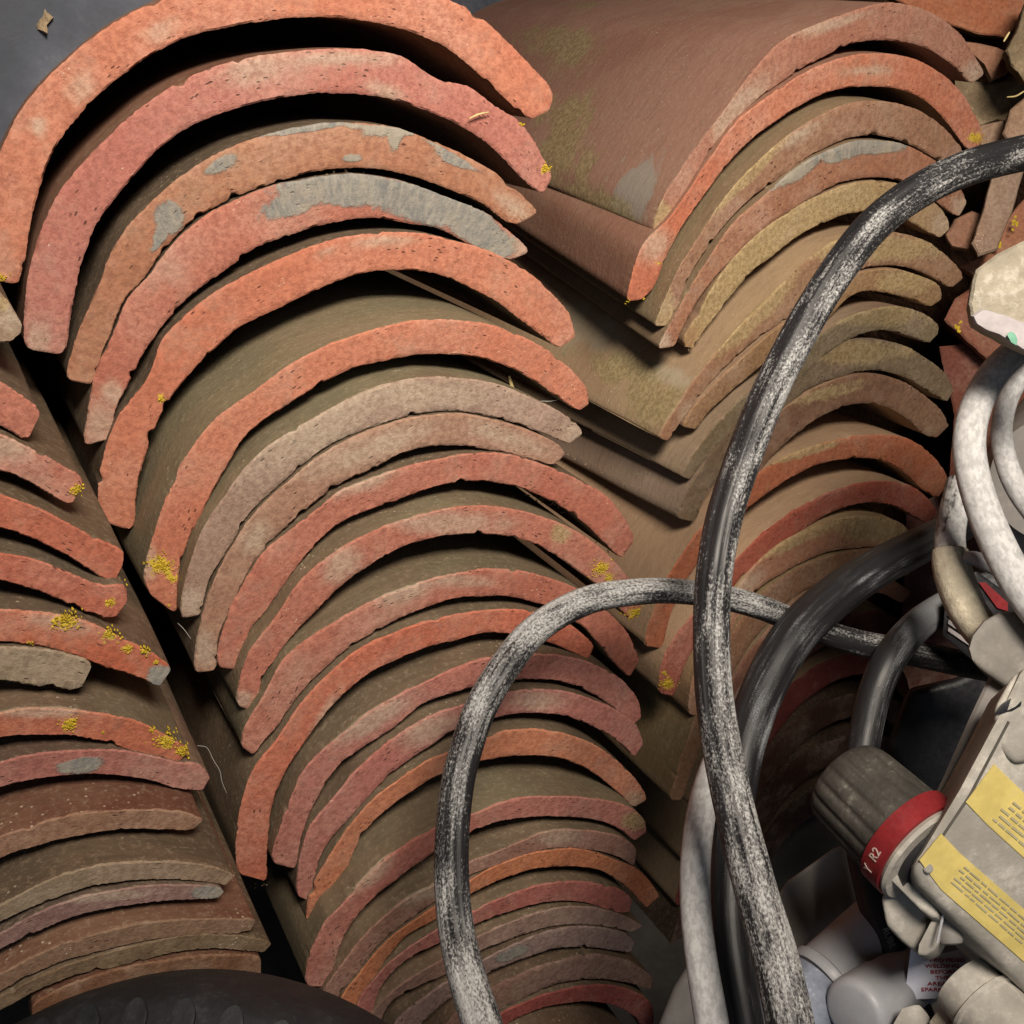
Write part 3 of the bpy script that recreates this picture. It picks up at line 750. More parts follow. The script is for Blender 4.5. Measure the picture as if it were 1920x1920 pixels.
RIGHT = [
 dict(label='topmost tile of the right stack, smooth brown back with a pale corner patch', end=(0.40,0.20,0.14), surf=(0.31,0.165,0.12), s=0, vp=(60,-60),
  o=[(1222,430),(1242,375),(1290,300),(1343,228),(1400,150),(1467,77),(1573,30),(1663,5),(1740,20),(1793,55),(1820,90),(1847,138)],
  i=[(1238,440),(1262,400),(1310,318),(1352,255),(1400,205),(1450,165),(1513,123),(1597,83),(1663,75),(1730,87),(1780,117),(1822,158)],
  stains=[('d',1400,190,70,30,-45),('d',1360,240,40,30,-60),('d',1830,140,30,25,30),('d',1560,45,90,12,-15),('m',1235,400,25,50,-20)],
  fstains=[('g',1190,365,42,75,15),('m',1075,150,34,190,8),('m',1120,385,110,34,25),('m',1000,130,30,80,10),('m',1060,300,60,60,0)]),
 dict(label='orange-red tile with long left leg ending in yellow specks, second down the right stack', end=(0.52,0.20,0.12), surf=(0.29,0.155,0.105), vp=(180,-110),
  o=[(1174,566),(1194,484),(1217,447),(1252,412),(1282,372),(1330,300),(1377,232),(1432,187),(1513,135),(1580,108),(1647,100),(1713,110),(1773,143),(1813,187),(1843,247),(1842,272)],
  i=[(1205,562),(1228,535),(1252,477),(1272,436),(1300,395),(1330,353),(1380,290),(1430,247),(1497,200),(1563,170),(1630,162),(1697,170),(1747,197),(1790,247),(1815,283)],
  stains=[('d',1230,460,40,30,-60),('d',1620,130,60,12,0)], lichen=[(1829,258,20,30),(1178,565,7,5),(1208,560,6,4),(1236,495,6,5)]),
 dict(label='brown tile with an olive edge, third down in the right stack', end=(0.33,0.19,0.12), surf=(0.21,0.155,0.09), vp=(180,-90),
  o=[(1226,612),(1248,560),(1275,500),(1320,430),(1372,355),(1425,300),(1493,243),(1580,197),(1647,190),(1713,203),(1763,233),(1797,270),(1808,292)],
  i=[(1250,612),(1272,570),(1300,505),(1363,418),(1413,370),(1480,320),(1530,287),(1597,257),(1663,257),(1713,273),(1763,303),(1785,320)],
  stains=[('m',1400,330,120,16,-45),('d',1500,255,60,14,-30),('m',1240,580,30,60,-20)], fstains=[('m',1150,600,120,40,30)]),
 dict(label='brown tile with a grey slip lens on its crown, fourth down the right stack', end=(0.36,0.18,0.11), surf=(0.22,0.15,0.09), vp=(180,-80),
  o=[(1232,655),(1255,612),(1280,565),(1310,515),(1370,425),(1430,370),(1497,312),(1563,279),(1613,263),(1680,267),(1723,283),(1763,308),(1800,350),(1815,380)],
  i=[(1266,650),(1285,605),(1331,532),(1380,480),(1430,432),(1513,377),(1580,342),(1647,333),(1697,342),(1740,365),(1775,392),(1797,408)],
  stains=[('g',1500,315,85,16,-33),('g',1580,283,60,20,-15),('g',1640,272,60,17,5),('d',1245,640,20,20,0),('d',1800,385,20,25,0)]),
 dict(label='tile with a grainy mustard-yellow face, fifth down in the right stack', end=(0.38,0.27,0.14), surf=(0.24,0.15,0.09), vp=(100,-60),
  o=[(1283,650),(1284,632),(1306,594),(1340,532),(1399,458),(1480,398),(1563,354),(1630,339),(1697,348),(1745,375),(1774,402),(1783,428)],
  i=[(1302,655),(1318,625),(1345,590),(1403,517),(1450,480),(1497,443),(1563,410),(1597,400),(1647,397),(1700,412),(1740,435),(1762,448)],
  stains=[('m',1450,450,180,60,-40),('m',1340,560,60,50,-50),('m',1580,375,90,30,-10),('d',1770,420,25,25,0)]),
 dict(label='broad brown-olive tile just under the mustard-faced one, half hidden by the thick cable', end=(0.33,0.20,0.12), surf=(0.36,0.25,0.15), vp=(-200,60),
  o=[(1236,822),(1262,775),(1310,705),(1378,622),(1440,560),(1500,500),(1560,455),(1620,438),(1690,438),(1747,457),(1790,493),(1808,520)],
  i=[(1252,828),(1285,780),(1335,715),(1415,640),(1490,590),(1545,548),(1613,505),(1680,498),(1730,510),(1762,528),(1782,543)],
  stains=[('m',1600,465,220,28,0),('d',1300,780,25,40,30),('m',1420,590,120,20,-45)], fstains=[('m',1190,700,90,50,20),('d',1100,610,90,50,20),('d',1240,700,70,30,20),('m',1240,760,60,60,0),('m',1380,640,90,20,-50)]),
 dict(label='short olive and orange tile, seventh down in the right stack behind the thick cable', end=(0.33,0.21,0.11), surf=(0.32,0.22,0.14), vp=(-200,90),
  o=[(1278,800),(1300,765),(1345,715),(1410,655),(1465,610),(1530,575),(1590,520),(1630,508),(1680,504),(1730,519),(1760,535),(1768,560)],
  i=[(1306,806),(1328,775),(1370,735),(1430,685),(1485,640),(1540,612),(1590,560),(1630,546),(1697,557),(1725,567),(1744,577)], stains=[('m',1700,530,60,25,0)]),
 dict(label='olive tile with a rounded end, eighth down in the right stack', end=(0.25,0.20,0.12), surf=(0.33,0.24,0.16), vp=(-150,160),
  o=[(1276,893),(1298,855),(1340,800),(1405,735),(1465,700),(1530,635),(1585,598),(1630,582),(1680,574),(1730,587),(1758,607),(1760,625)],
  i=[(1294,900),(1318,868),(1358,822),(1425,758),(1490,720),(1550,665),(1613,628),(1663,620),(1713,633),(1742,645)], stains=[('m',1640,590,120,24,0),('d',1290,960,30,40,0)], fstains=[('g',1180,930,80,40,20)]),
 dict(label='olive-brown tile, ninth down in the right stack, resting close on the next', end=(0.23,0.18,0.115), surf=(0.33,0.24,0.18), vp=(-100,250),
  o=[(1268,972),(1292,915),(1340,840),(1415,750),(1497,678),(1547,650),(1613,636),(1680,643),(1730,667),(1773,700),(1791,732)],
  i=[(1304,980),(1325,930),(1372,868),(1443,795),(1513,733),(1580,705),(1637,694),(1697,707),(1747,737),(1776,755)], stains=[('m',1600,660,120,24,0)]),
 dict(label='brown tile with broken right end over a black hollow, tenth down the right stack', end=(0.25,0.155,0.10), surf=(0.38,0.25,0.155),
  o=[(1325,1040),(1345,985),(1380,905),(1430,820),(1480,760),(1547,722),(1613,703),(1680,711),(1730,738),(1763,767),(1784,797)],
  i=[(1350,1040),(1370,985),(1410,912),(1453,850),(1513,800),(1563,770),(1613,757),(1663,763),(1707,790),(1730,812),(1755,823)], stains=[('m',1560,735,90,12,-15)]),
 dict(label='rust-orange tile beneath the black hollow, eleventh down in the right stack', end=(0.44,0.17,0.09), surf=(0.38,0.25,0.155), s=0.3,
  o=[(1208,1212),(1225,1150),(1255,1080),(1300,1010),(1350,948),(1413,893),(1480,853),(1547,830),(1613,817),(1680,817),(1730,837),(1770,880),(1779,908)],
  i=[(1242,1216),(1265,1135),(1300,1070),(1340,1015),(1393,963),(1447,920),(1513,880),(1580,862),(1647,862),(1697,887),(1730,917),(1758,934)], stains=[('m',1500,850,100,10,-15)]),
 dict(label='dark red tile with lichen at its low left tip, twelfth down in the right stack', end=(0.40,0.12,0.08), surf=(0.38,0.25,0.155), s=0.3,
  o=[(1235,1300),(1240,1250),(1262,1200),(1300,1150),(1340,1097),(1380,1050),(1430,1000),(1497,953),(1563,920),(1630,903),(1697,907),(1740,933),(1760,962)],
  i=[(1265,1306),(1280,1260),(1305,1210),(1345,1145),(1390,1085),(1447,1040),(1513,990),(1563,960),(1630,943),(1680,950),(1713,967),(1740,984)], lichen=[(1252,1282,18,80),(1245,1262,8,12)]),
 dict(label='tile with a yellowish upper edge and pinkish left flank, thirteenth down in the right stack', end=(0.40,0.22,0.14), surf=(0.37,0.25,0.135),
  o=[(1290,1340),(1300,1270),(1335,1180),(1387,1098),(1430,1047),(1480,1010),(1547,980),(1613,967),(1680,977),(1707,997)],
  i=[(1318,1345),(1335,1280),(1365,1200),(1413,1115),(1480,1069),(1547,1038),(1597,1029),(1647,1027),(1700,1037)], stains=[('m',1480,1015,150,16,-22),('m',1640,990,100,30,5),('d',1400,1095,50,20,-40)]),
 dict(label='dim olive-brown tile, fourteenth down in the right stack, crossed by a black cable', end=(0.26,0.15,0.09), surf=(0.20,0.14,0.07),
  o=[(1255,1500),(1275,1430),(1310,1330),(1360,1210),(1423,1120),(1480,1074),(1547,1044),(1613,1031),(1663,1032),(1722,1060)],
  i=[(1278,1502),(1300,1440),(1340,1340),(1400,1220),(1480,1130),(1530,1098),(1580,1078),(1650,1066),(1700,1082)]),
 dict(label='shaded brown tile, fifteenth down in the right stack under the black cable', end=(0.24,0.12,0.08), surf=(0.17,0.12,0.07),
  o=[(1300,1520),(1330,1400),(1380,1260),(1440,1180),(1480,1132),(1530,1104),(1580,1085),(1650,1078),(1712,1110)],
  i=[(1325,1522),(1355,1420),(1405,1290),(1460,1210),(1495,1172),(1560,1132),(1640,1112),(1692,1132)]),
]
base_o = [(1272,1600),(1325,1430),(1425,1280),(1490,1195),(1560,1150),(1640,1135),(1700,1160),(1722,1200)]
base_i = [(1296,1605),(1350,1450),(1452,1300),(1510,1230),(1570,1190),(1635,1176),(1680,1195),(1700,1225)]
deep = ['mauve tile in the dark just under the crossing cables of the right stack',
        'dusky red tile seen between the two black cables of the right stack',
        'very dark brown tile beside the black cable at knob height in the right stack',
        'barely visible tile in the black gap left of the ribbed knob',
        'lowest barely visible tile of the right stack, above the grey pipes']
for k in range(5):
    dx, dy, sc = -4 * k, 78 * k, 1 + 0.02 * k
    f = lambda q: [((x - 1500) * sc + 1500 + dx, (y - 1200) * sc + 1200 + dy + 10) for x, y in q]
    RIGHT.append(dict(label=deep[k], y=0.47, end=[(0.24,0.08,0.075),(0.22,0.06,0.055),(0.10,0.05,0.035),(0.07,0.035,0.025),(0.06,0.03,0.025)][k], surf=(0.24,0.17,0.10) if k < 2 else (0.06,0.038,0.025), o=f(base_o), i=f(base_i)))  # deep tiles darkened; the gap's shade is put into their colours

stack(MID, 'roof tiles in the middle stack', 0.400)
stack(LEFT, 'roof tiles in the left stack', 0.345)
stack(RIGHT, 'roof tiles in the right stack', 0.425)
# ------------------------------------------------------------------ broken pieces beside the right stack
def chunk(label, pts, depth, mt, group, thick=0.018, cat='tile shard', seed=0, name='tile_shard', end=(0.33,0.2,0.13), surf=(0.26,0.17,0.11), slotmix=True, ext=(0.004, 0.006, -1), jag=0.0012, gx=0.0, gy=0.0):
    """angular broken lump: outline in its own plane at its distance, crumbled edges, real thickness"""
    cx = sum(p[0] for p in pts) / len(pts); cy = sum(p[1] for p in pts) / len(pts)
    ring = []
    m = len(pts)
    for i in range(m):
        a, b = pts[i], pts[(i + 1) % m]
        n = max(2, int(math.hypot(b[0] - a[0], b[1] - a[1]) / 9))
        for k in range(n):
            ring.append((a[0] + (b[0] - a[0]) * k / n, a[1] + (b[1] - a[1]) * k / n))
    n = len(ring)
    e = (P(cx, cy, depth) - CAM).normalized() * thick + cam_vec(-0.08, -0.1, 0) * thick
    side = cam_vec(1, 0, 0); up = cam_vec(0, 1, 0)
    vs, fs, sl = [], [], []
    levels = [(0.0, 0.0, 0.0), (0.35, -0.0002, 0), (0.70, -0.0001, 0.0), (0.93, 0.0003, 0), (1.0, 0.0016, 0.0), (1.015, 0.35, 1), (1.0, 0.75, 1), (0.97, 1.0, 1)]
    cen = P(cx, cy, depth)
    for li, (s_, back, mode) in enumerate(levels):
        for i, (x, y) in enumerate(ring):
            dd = depth + gx * (x - cx) / 100 + gy * (y - cy) / 100
            p0 = P(x, y, dd)
            p = cen.lerp(p0, s_)
            j = fbm((p.x * 160, p.y * 160, p.z * 160 + seed)) * jag * (1.0 if s_ > 0.6 else 0.6)
            p = p + side * (j * 0.5) + up * (j * 0.35)
            if mode == 0:
                p += e.normalized() * (back + 0.8 * jag * fbm((p.x * 70, p.y * 70, p.z * 70 + seed)))
            else:
                p += e * back + e.normalized() * 0.0016
            vs.append(p)
    for li in range(1, len(levels) - 1):
        for i in range(n):
            j = (i + 1) % n
            fs.append([li * n + i, li * n + j, (li + 1) * n + j, (li + 1) * n + i])
            sl.append(0 if li < 4 else 1)
    fs.append([n + i for i in range(n)]); sl.append(0)
    fs.append([(len(levels) - 1) * n + i for i in range(n)]); sl.append(1)
    used = vs
    mats = mt if isinstance(mt, list) else [mt, mt]
    o = new_mesh(name, used, fs, mats, slots=sl, sharp=35)
    bm = bmesh.new(); bm.from_mesh(o.data)
    bmesh.ops.delete(bm, geom=[v for v in bm.verts if not v.link_faces], context='VERTS')
    bm.to_mesh(o.data); bm.free()
    ca = o.data.color_attributes.new('stain', 'FLOAT_COLOR', 'POINT')
    ca.data.foreach_set('color', [0.0] * (4 * len(o.data.vertices)))
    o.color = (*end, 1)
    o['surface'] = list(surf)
    o['kind'] = 'thing'
    tag(o, label, cat, group)
    return o
CL = [M_END, M_FACE]
SG = 'broken clay pieces beside the right stack'
chunk('long red-brown tile piece lying across the top right corner', [(1660,-60),(1790,-45),(1920,-20),(1925,30),(1885,70),(1830,62),(1750,35),(1690,5),(1640,-20)], 0.66, CL, SG, 0.03, end=(0.42,0.17,0.09), seed=1)
chunk('flat reddish shard under the long red-brown piece at the top right', [(1800,75),(1860,85),(1900,100),(1890,135),(1860,150),(1845,120),(1815,95)], 0.64, CL, SG, 0.03, end=(0.36,0.19,0.12), seed=2)
chunk('mud-coated lump tucked behind the tip of the topmost right tile', [(1790,150),(1850,155),(1885,150),(1930,110),(1960,220),(1900,235),(1870,225),(1830,240),(1800,205)], 0.66, [M_MUD, M_MUD], SG, 0.04, end=(0.3,0.22,0.14), seed=3, jag=0.003)
chunk('tan earthy shard with straw on it at the right edge of the photo', [(1905,60),(1935,-30),(1990,-10),(1990,130),(1925,150),(1895,120),(1885,95)], 0.60, [M_MUD, M_MUD], SG, 0.04, seed=4, jag=0.003)
chunk('tan shard standing upright at the right edge, above the thick cable', [(1895,205),(1935,170),(1990,160),(1990,330),(1905,285),(1880,250)], 0.61, CL, SG, 0.04, end=(0.34,0.23,0.15), seed=5, jag=0.002)
chunk('wedge of brown clay just above where the thick cable leaves the photo', [(1835,235),(1880,225),(1900,250),(1880,285),(1850,300),(1838,275)], 0.635, CL, SG, 0.03, end=(0.30,0.2,0.13), seed=6)
chunk('grey-brown shard hanging below the thick cable', [(1860,325),(1925,300),(1900,395),(1880,440),(1868,470),(1835,480),(1822,455),(1845,390)], 0.60, CL, SG, 0.02, end=(0.30,0.215,0.155), seed=7)
chunk('small angular shard left of the grey-brown one below the thick cable', [(1790,410),(1822,395),(1845,405),(1838,450),(1815,468),(1785,462),(1772,440)], 0.62, CL, SG, 0.02, end=(0.30,0.18,0.12), seed=8)
chunk('tilted red-brown shard with two yellow specks at the right edge', [(1900,395),(1960,330),(1990,420),(1960,470),(1875,500),(1850,530),(1832,520),(1800,500),(1840,482)], 0.64, CL, SG, 0.05, end=(0.36,0.17,0.10), seed=9)
for (lx, ly) in ((1903, 419), (1871, 459), (1797, 612)):
    lv, lf = [], []
    for q in range(9):
        p = P(lx + rng.gauss(0, 4), ly + rng.gauss(0, 5), 0.630)
        n0 = len(lv)
        sx, sy = cam_vec(1, 0, 0), cam_vec(0, 1, 0)
        for z in range(6):
            lv.append(p + (sx * math.cos(z * 1.047) + sy * math.sin(z * 1.047)) * rng.uniform(0.0006, 0.0013))
        lv.append(p + cam_vec(0, 0, 0.0008))
        for z in range(6): lf.append([n0 + z, n0 + (z + 1) % 6, n0 + 6])
    o = new_mesh('lichen_clump', lv, lf, M_LICHEN)
    tag(o, {1903: 'upper yellow lichen speck on the red-brown shard at the right edge', 1871: 'lower yellow lichen speck above the cream block', 1797: 'tiny yellow lichen speck on dark clay left of the cream block'}[lx], 'lichen', 'loose lichen specks')
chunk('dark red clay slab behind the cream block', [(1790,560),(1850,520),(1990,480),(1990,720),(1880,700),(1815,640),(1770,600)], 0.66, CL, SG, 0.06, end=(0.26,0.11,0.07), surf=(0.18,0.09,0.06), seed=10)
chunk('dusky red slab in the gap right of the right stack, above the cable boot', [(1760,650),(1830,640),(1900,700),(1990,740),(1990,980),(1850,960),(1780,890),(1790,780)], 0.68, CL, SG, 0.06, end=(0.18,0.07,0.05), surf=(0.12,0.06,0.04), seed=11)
chunk('dark clay slab far down in the gap behind the cables', [(1700,960),(1800,900),(2000,960),(2000,1500),(1760,1480),(1690,1240)], 0.74, CL, SG, 0.08, end=(0.12,0.05,0.04), surf=(0.08,0.05,0.04), seed=12)  # darkness of the gap is put into this slab's colour

# ------------------------------------------------------------------ cables
def cable(label, pts, m=None, name='cable', cat='cable', group='cables looping in front of the tiles', seed=0, ridges=(), ridge_amp=0.05, n=260, wob=0.02, parent=None):
    """pts = (x, y, depth, width_px, paint amount); swept round sheath"""
    if m is None: m = M_CABLE
    c = catmull(pts, n)
    cen = [P(x, y, d) for x, y, d, wpx, pa in c]
    K = 44
    vs, fs, uv, pv = [], [], [], []
    s = 0.0
    up = cam_vec(0, 0, 1)
    prevx = None
    for i in range(n):
        t = (cen[min(i + 1, n - 1)] - cen[max(i - 1, 0)]).normalized()
        if prevx is None:
            x = up.cross(t).normalized()
        else:
            x = (prevx - t * prevx.dot(t)).normalized()
        prevx = x
        y = t.cross(x)
        if i: s += (cen[i] - cen[i - 1]).length
        r = c[i][3] * 0.5 * c[i][2] / F
        for k in range(K):
            a = 2 * math.pi * k / K
            rr = r * (1 + wob * fbm((s * 30, math.cos(a), seed + math.sin(a))))
            for (ra, rw) in ridges:
                d = (a - ra - math.sin(s * 9 + seed) * 0.25 + math.pi) % (2 * math.pi) - math.pi
                rr -= r * ridge_amp * math.exp(-(d / rw) ** 2)
            vs.append(cen[i] + (x * math.cos(a) + y * math.sin(a)) * rr)
            uv.append((r * a, s))
            side = math.cos(a - 0.6)
            pv.append(c[i][4] + 0.10 * fbm((s * 45, a, seed + 4)) + 0.05 * side)
    for i in range(n - 1):
        for k in range(K):
            k2 = (k + 1) % K
            fs.append([i * K + k, i * K + k2, (i + 1) * K + k2, (i + 1) * K + k])
    fs.append([k for k in range(K)][::-1]); fs.append([(n - 1) * K + k for k in range(K)])
    o = new_mesh(name, vs, fs, m, parent=parent)
    me = o.data
    ul = me.uv_layers.new(name='UVMap')
    li = np.zeros(len(me.loops), np.int32)
    me.loops.foreach_get('vertex_index', li)
    ul.data.foreach_set('uv', np.array(uv)[li].ravel())
    at = me.attributes.new('paint', 'FLOAT', 'POINT')
    at.data.foreach_set('value', pv)
    if parent is None: tag(o, label, cat, group)
    return o

cable('thick black cable speckled with white, arching from the top right edge down to the bottom',
      [(2000,272,0.40,68,0.38),(1920,287,0.40,66,0.40),(1820,313,0.39,66,0.41),(1730,354,0.385,66,0.44),(1650,412,0.38,66,0.42),(1590,480,0.375,66,0.42),(1530,570,0.37,66,0.46),(1470,680,0.365,67,0.46),(1428,770,0.36,68,0.48),(1390,870,0.36,68,0.46),(1358,970,0.355,68,0.41),(1340,1070,0.35,69,0.44),(1334,1170,0.35,69,0.46),(1338,1290,0.345,70,0.47),(1355,1410,0.34,74,0.50),(1383,1540,0.33,78,0.50),(1420,1680,0.32,82,0.51),(1455,1800,0.31,88,0.51),(1485,1940,0.30,92,0.52),(1500,2040,0.30,92,0.52)],
      ridges=((1.15, 0.09), (1.75, 0.08), (2.5, 0.1)), ridge_amp=0.13, n=420, seed=1)
cable('looped cable, white on top and blackened down its left side, passing behind the thick one',
      [(935,2030,0.333,80,0.56),(905,1925,0.342,76,0.58),(875,1830,0.351,72,0.57),(855,1740,0.360,68,0.46),(847,1650,0.365,66,0.45),(848,1560,0.369,64,0.43),(858,1470,0.373,63,0.43),(875,1400,0.378,62,0.45),(900,1330,0.383,62,0.51),(935,1268,0.387,60,0.47),(985,1200,0.396,58,0.53),(1040,1155,0.401,56,0.53),(1110,1123,0.405,53,0.55),(1190,1110,0.410,50,0.56),(1260,1108,0.414,48,0.53),(1340,1117,0.419,47,0.54),(1420,1137,0.427,46,0.52),(1510,1172,0.456,46,0.51),(1600,1203,0.465,48,0.42),(1700,1222,0.474,50,0.43),(1800,1243,0.484,50,0.43),(1900,1262,0.493,50,0.42)], m=M_CABLE,
      ridges=((1.25, 0.1), (2.0, 0.1)), ridge_amp=0.13, n=400, seed=2)
cable('dark dusty cable curving behind the thick one from the pale boot to the bottom',
      [(1850,960,0.52,60,0.30),(1790,990,0.50,62,0.32),(1720,1025,0.475,68,0.32),(1640,1068,0.455,74,0.34),(1560,1122,0.44,80,0.34),(1490,1192,0.425,82,0.38),(1440,1275,0.415,82,0.42),(1405,1365,0.405,78,0.42),(1385,1460,0.395,74,0.40),(1372,1570,0.385,72,0.38),(1366,1690,0.375,74,0.36),(1374,1800,0.365,76,0.36),(1395,1930,0.355,80,0.36),(1410,2030,0.35,80,0.36)],
      m=M_CABLE_FINE, ridges=((0.9, 0.12), (1.7, 0.12), (3.0, 0.1)), ridge_amp=0.08, n=360, seed=3)
cable('white cable with scattered black flecks, running just left of the dark dusty one',
      [(1490,1190,0.475,40,0.93),(1435,1255,0.460,44,0.95),(1390,1330,0.440,48,0.97),(1350,1410,0.415,50,0.99),(1320,1500,0.392,54,1.03),(1305,1600,0.374,56,1.05),(1304,1700,0.365,58,1.05),(1315,1800,0.356,60,1.03),(1335,1920,0.348,64,1.03),(1350,2020,0.343,64,1.03)], m=M_CABLE_WHITE,
      n=300, seed=4, wob=0.01)
GR = 'pale cables hanging at the right edge'
cable('pale grey cable bowing out farthest left at the right edge, below the cream block',
      [(1990,585,0.44,54,1.12),(1930,638,0.42,54,1.14),(1872,690,0.41,55,1.10),(1835,750,0.40,56,1.10),(1818,815,0.39,58,1.14),(1822,880,0.385,60,1.18),(1845,960,0.38,62,1.20),(1880,1040,0.375,64,1.20),(1925,1120,0.37,64,1.18),(1980,1190,0.37,64,1.18)], m=M_CABLE_WHITE, group=GR, n=220, seed=5, wob=0.01)
cable('thinner pale cable just inside the bowed pale grey one at the right edge',
      [(1990,640,0.46,34,1.08),(1935,680,0.45,36,1.10),(1895,735,0.44,38,1.14),(1878,800,0.435,38,1.16),(1885,860,0.43,40,1.16),(1910,920,0.425,42,1.16),(1960,990,0.42,42,1.16)], m=M_CABLE_WHITE, group=GR, n=180, seed=6, wob=0.01)
hc_ = cable('short black cable chipped to white, rising from the ribbed knob towards the hazard plate',
      [(1900,1085,0.50,58,0.55),(1830,1110,0.49,58,0.62),(1760,1145,0.475,58,0.74),(1712,1180,0.465,58,0.66),(1668,1235,0.455,60,0.42),(1640,1300,0.45,60,0.40),(1622,1380,0.445,60,0.38),(1612,1460,0.44,58,0.34),(1612,1560,0.435,58,0.25),(1625,1640,0.43,58,0.25),(1650,1730,0.42,60,0.25),(1690,1830,0.41,62,0.25),(1730,1930,0.40,62,0.28),(1760,2010,0.40,62,0.28)],
      m=M_CABLE_FINE, group='cables looping in front of the tiles', n=300, seed=7, ridges=((1.0, 0.1),), ridge_amp=0.06)

# raised marks printed along the two dark cables
def text_mesh(body, size, depthm=0.0002):
    cu = bpy.data.curves.new('t', 'FONT')
    cu.body = body; cu.size = size; cu.extrude = depthm; cu.align_x = 'CENTER'; cu.align_y = 'CENTER'
    cu.resolution_u = 3
    o = bpy.data.objects.new('t', cu)
    C.objects.link(o)
    dg = bpy.context.evaluated_depsgraph_get()
    me = bpy.data.meshes.new_from_object(o.evaluated_get(dg))
    bpy.data.objects.remove(o)
    return me
def text_on(name, body, px, py, depth, size_px, ang, m, parent, tilt=None, xs=1.0, lift=0.0006):
    """flat lettering laid on a surface whose plane is given by 'tilt' axes (right, up in camera axes)"""
    size = size_px * depth / F
    me = text_mesh(body, size)
    r_, u_ = tilt if tilt else ((1, 0, 0), (0, 1, 0))
    rx = cam_vec(*r_).normalized(); ux = cam_vec(*u_).normalized()
    nz = rx.cross(ux).normalized(); ux = nz.cross(rx)
    a = math.radians(ang)
    ex = rx * math.cos(a) + ux * math.sin(a)
    ey = -rx * math.sin(a) + ux * math.cos(a)
    base = P(px, py, depth) + nz * lift
    vs = [base + ex * (v.co.x * xs) + ey * v.co.y + nz * v.co.z for v in me.vertices]
    fs = [list(p.vertices) for p in me.polygons]
    o = new_mesh(name, vs, fs, m, parent=parent, smooth=False)
    bpy.data.meshes.remove(me)
    return o

M_MARK = simple('pale_cable_print', (0.16, 0.16, 0.17), 0.6, 0.3, 0.2, 90, 0.1)
text_on('printed_mark', 'RUBEF', 1668, 1762, 0.4095, 17, -66, M_MARK, hc_, lift=0.0001)
text_on('printed_mark', 'LHS-1', 1702, 1848, 0.4005, 17, -66, M_MARK, hc_, lift=0.0001)
# ------------------------------------------------------------------ tyre at the lower left
def tyre():
    root = empty('rubber_tyre', P(330, 2500, 0.33))
    tag(root, 'dark rubber tyre with scalloped shoulder lugs across the bottom left corner', 'tyre')
    depth = 0.300
    Rm = 0.128          # outer radius, metres
    ctr = P(290, 1942, depth) - cam_vec(0, 1, 0.12).normalized() * Rm
    # wheel axis points to the viewer and a little upward so the tread shows as a rim
    ax = cam_vec(-0.12, 0.22, 0.97).normalized()
    ux = cam_vec(1, 0, 0); ux = (ux - ax * ux.dot(ax)).normalized()
    uy = ax.cross(ux)
    def pt(a, r, z): return ctr + (ux * math.cos(a) + uy * math.sin(a)) * r + ax * z
    # cross-section: (radius, axial)
    sec = [(-0.030, -0.030), (-0.014, -0.030), (-0.004, -0.024), (-0.0005, -0.014), (0.0005, 0.0), (0.0, 0.012), (-0.002, 0.019), (-0.0045, 0.0225), (-0.0105, 0.0262), (-0.0112, 0.0268), (-0.0150, 0.0283), (-0.0152, 0.0292), (-0.0166, 0.0294), (-0.0168, 0.0286), (-0.0215, 0.0298), (-0.0217, 0.0306), (-0.0232, 0.0307), (-0.0234, 0.0299), (-0.026, 0.0305), (-0.036, 0.030), (-0.038, 0.0285), (-0.055, 0.024), (-0.07, 0.012), (-0.07, -0.02)]
    n = 720
    vs, fs = [], []
    m = len(sec)
    for i in range(n):
        a = 2 * math.pi * i / n
        for (dr, z) in sec:
            vs.append(pt(a, Rm + dr, z))
    for i in range(n):
        j = (i + 1) % n
        for k in range(m):
            k2 = (k + 1) % m
            fs.append([i * m + k, j * m + k, j * m + k2, i * m + k2])
    new_mesh('carcass', vs, fs, M_TYRE, parent=root, sharp=25)
    # scalloped shoulder lugs, one mesh each sharing the same design
    for i in range(-16, 17):
        a0 = math.pi / 2 + i * 0.128 + 0.02
        lv, lf = [], []
        prof = []
        for q in range(9):
            t = q / 8
            prof.append((0.006 + 0.047 * t * 1.9 * 0.5, 0.0065 + 0.0055 * math.sin(math.pi * min(1, t * 1.05))))
        # outline on the shoulder: flat top edge, scooped lower edge
        top = [(a0 + 0.030 + 0.065 * q / 8, -0.0062 + 0.0042 * math.sin(math.pi * q / 8) ** 0.7, 0.0236 - 0.0022 * math.sin(math.pi * q / 8)) for q in range(9)]
        bot = [(a0 + 0.026 + 0.073 * q / 8, -0.0104, 0.0262) for q in range(9)]
        for off in (0.0, 0.0011):
            for (a, dr, z) in top: lv.append(pt(a, Rm + dr + off * 0.5, z + off))
            for (a, dr, z) in bot: lv.append(pt(a, Rm + dr + off * 0.5, z + off))
        for q in range(8):
            lf.append([18 + q, 18 + q + 1, 18 + 9 + q + 1, 18 + 9 + q])
            lf.append([q, q + 1, 18 + q + 1, 18 + q])
            lf.append([9 + q, 27 + q, 28 + q, 10 + q])
        lf.append([0, 18, 27, 9]); lf.append([8, 17, 35, 26])
        new_mesh('tread_lug', lv, lf, M_TYRE, parent=root, sharp=40)
tyre()

M_DARKSEAM = simple('dark_seam', (0.12, 0.11, 0.095), 0.9, 0.1, 0.3, 60, 0.1)
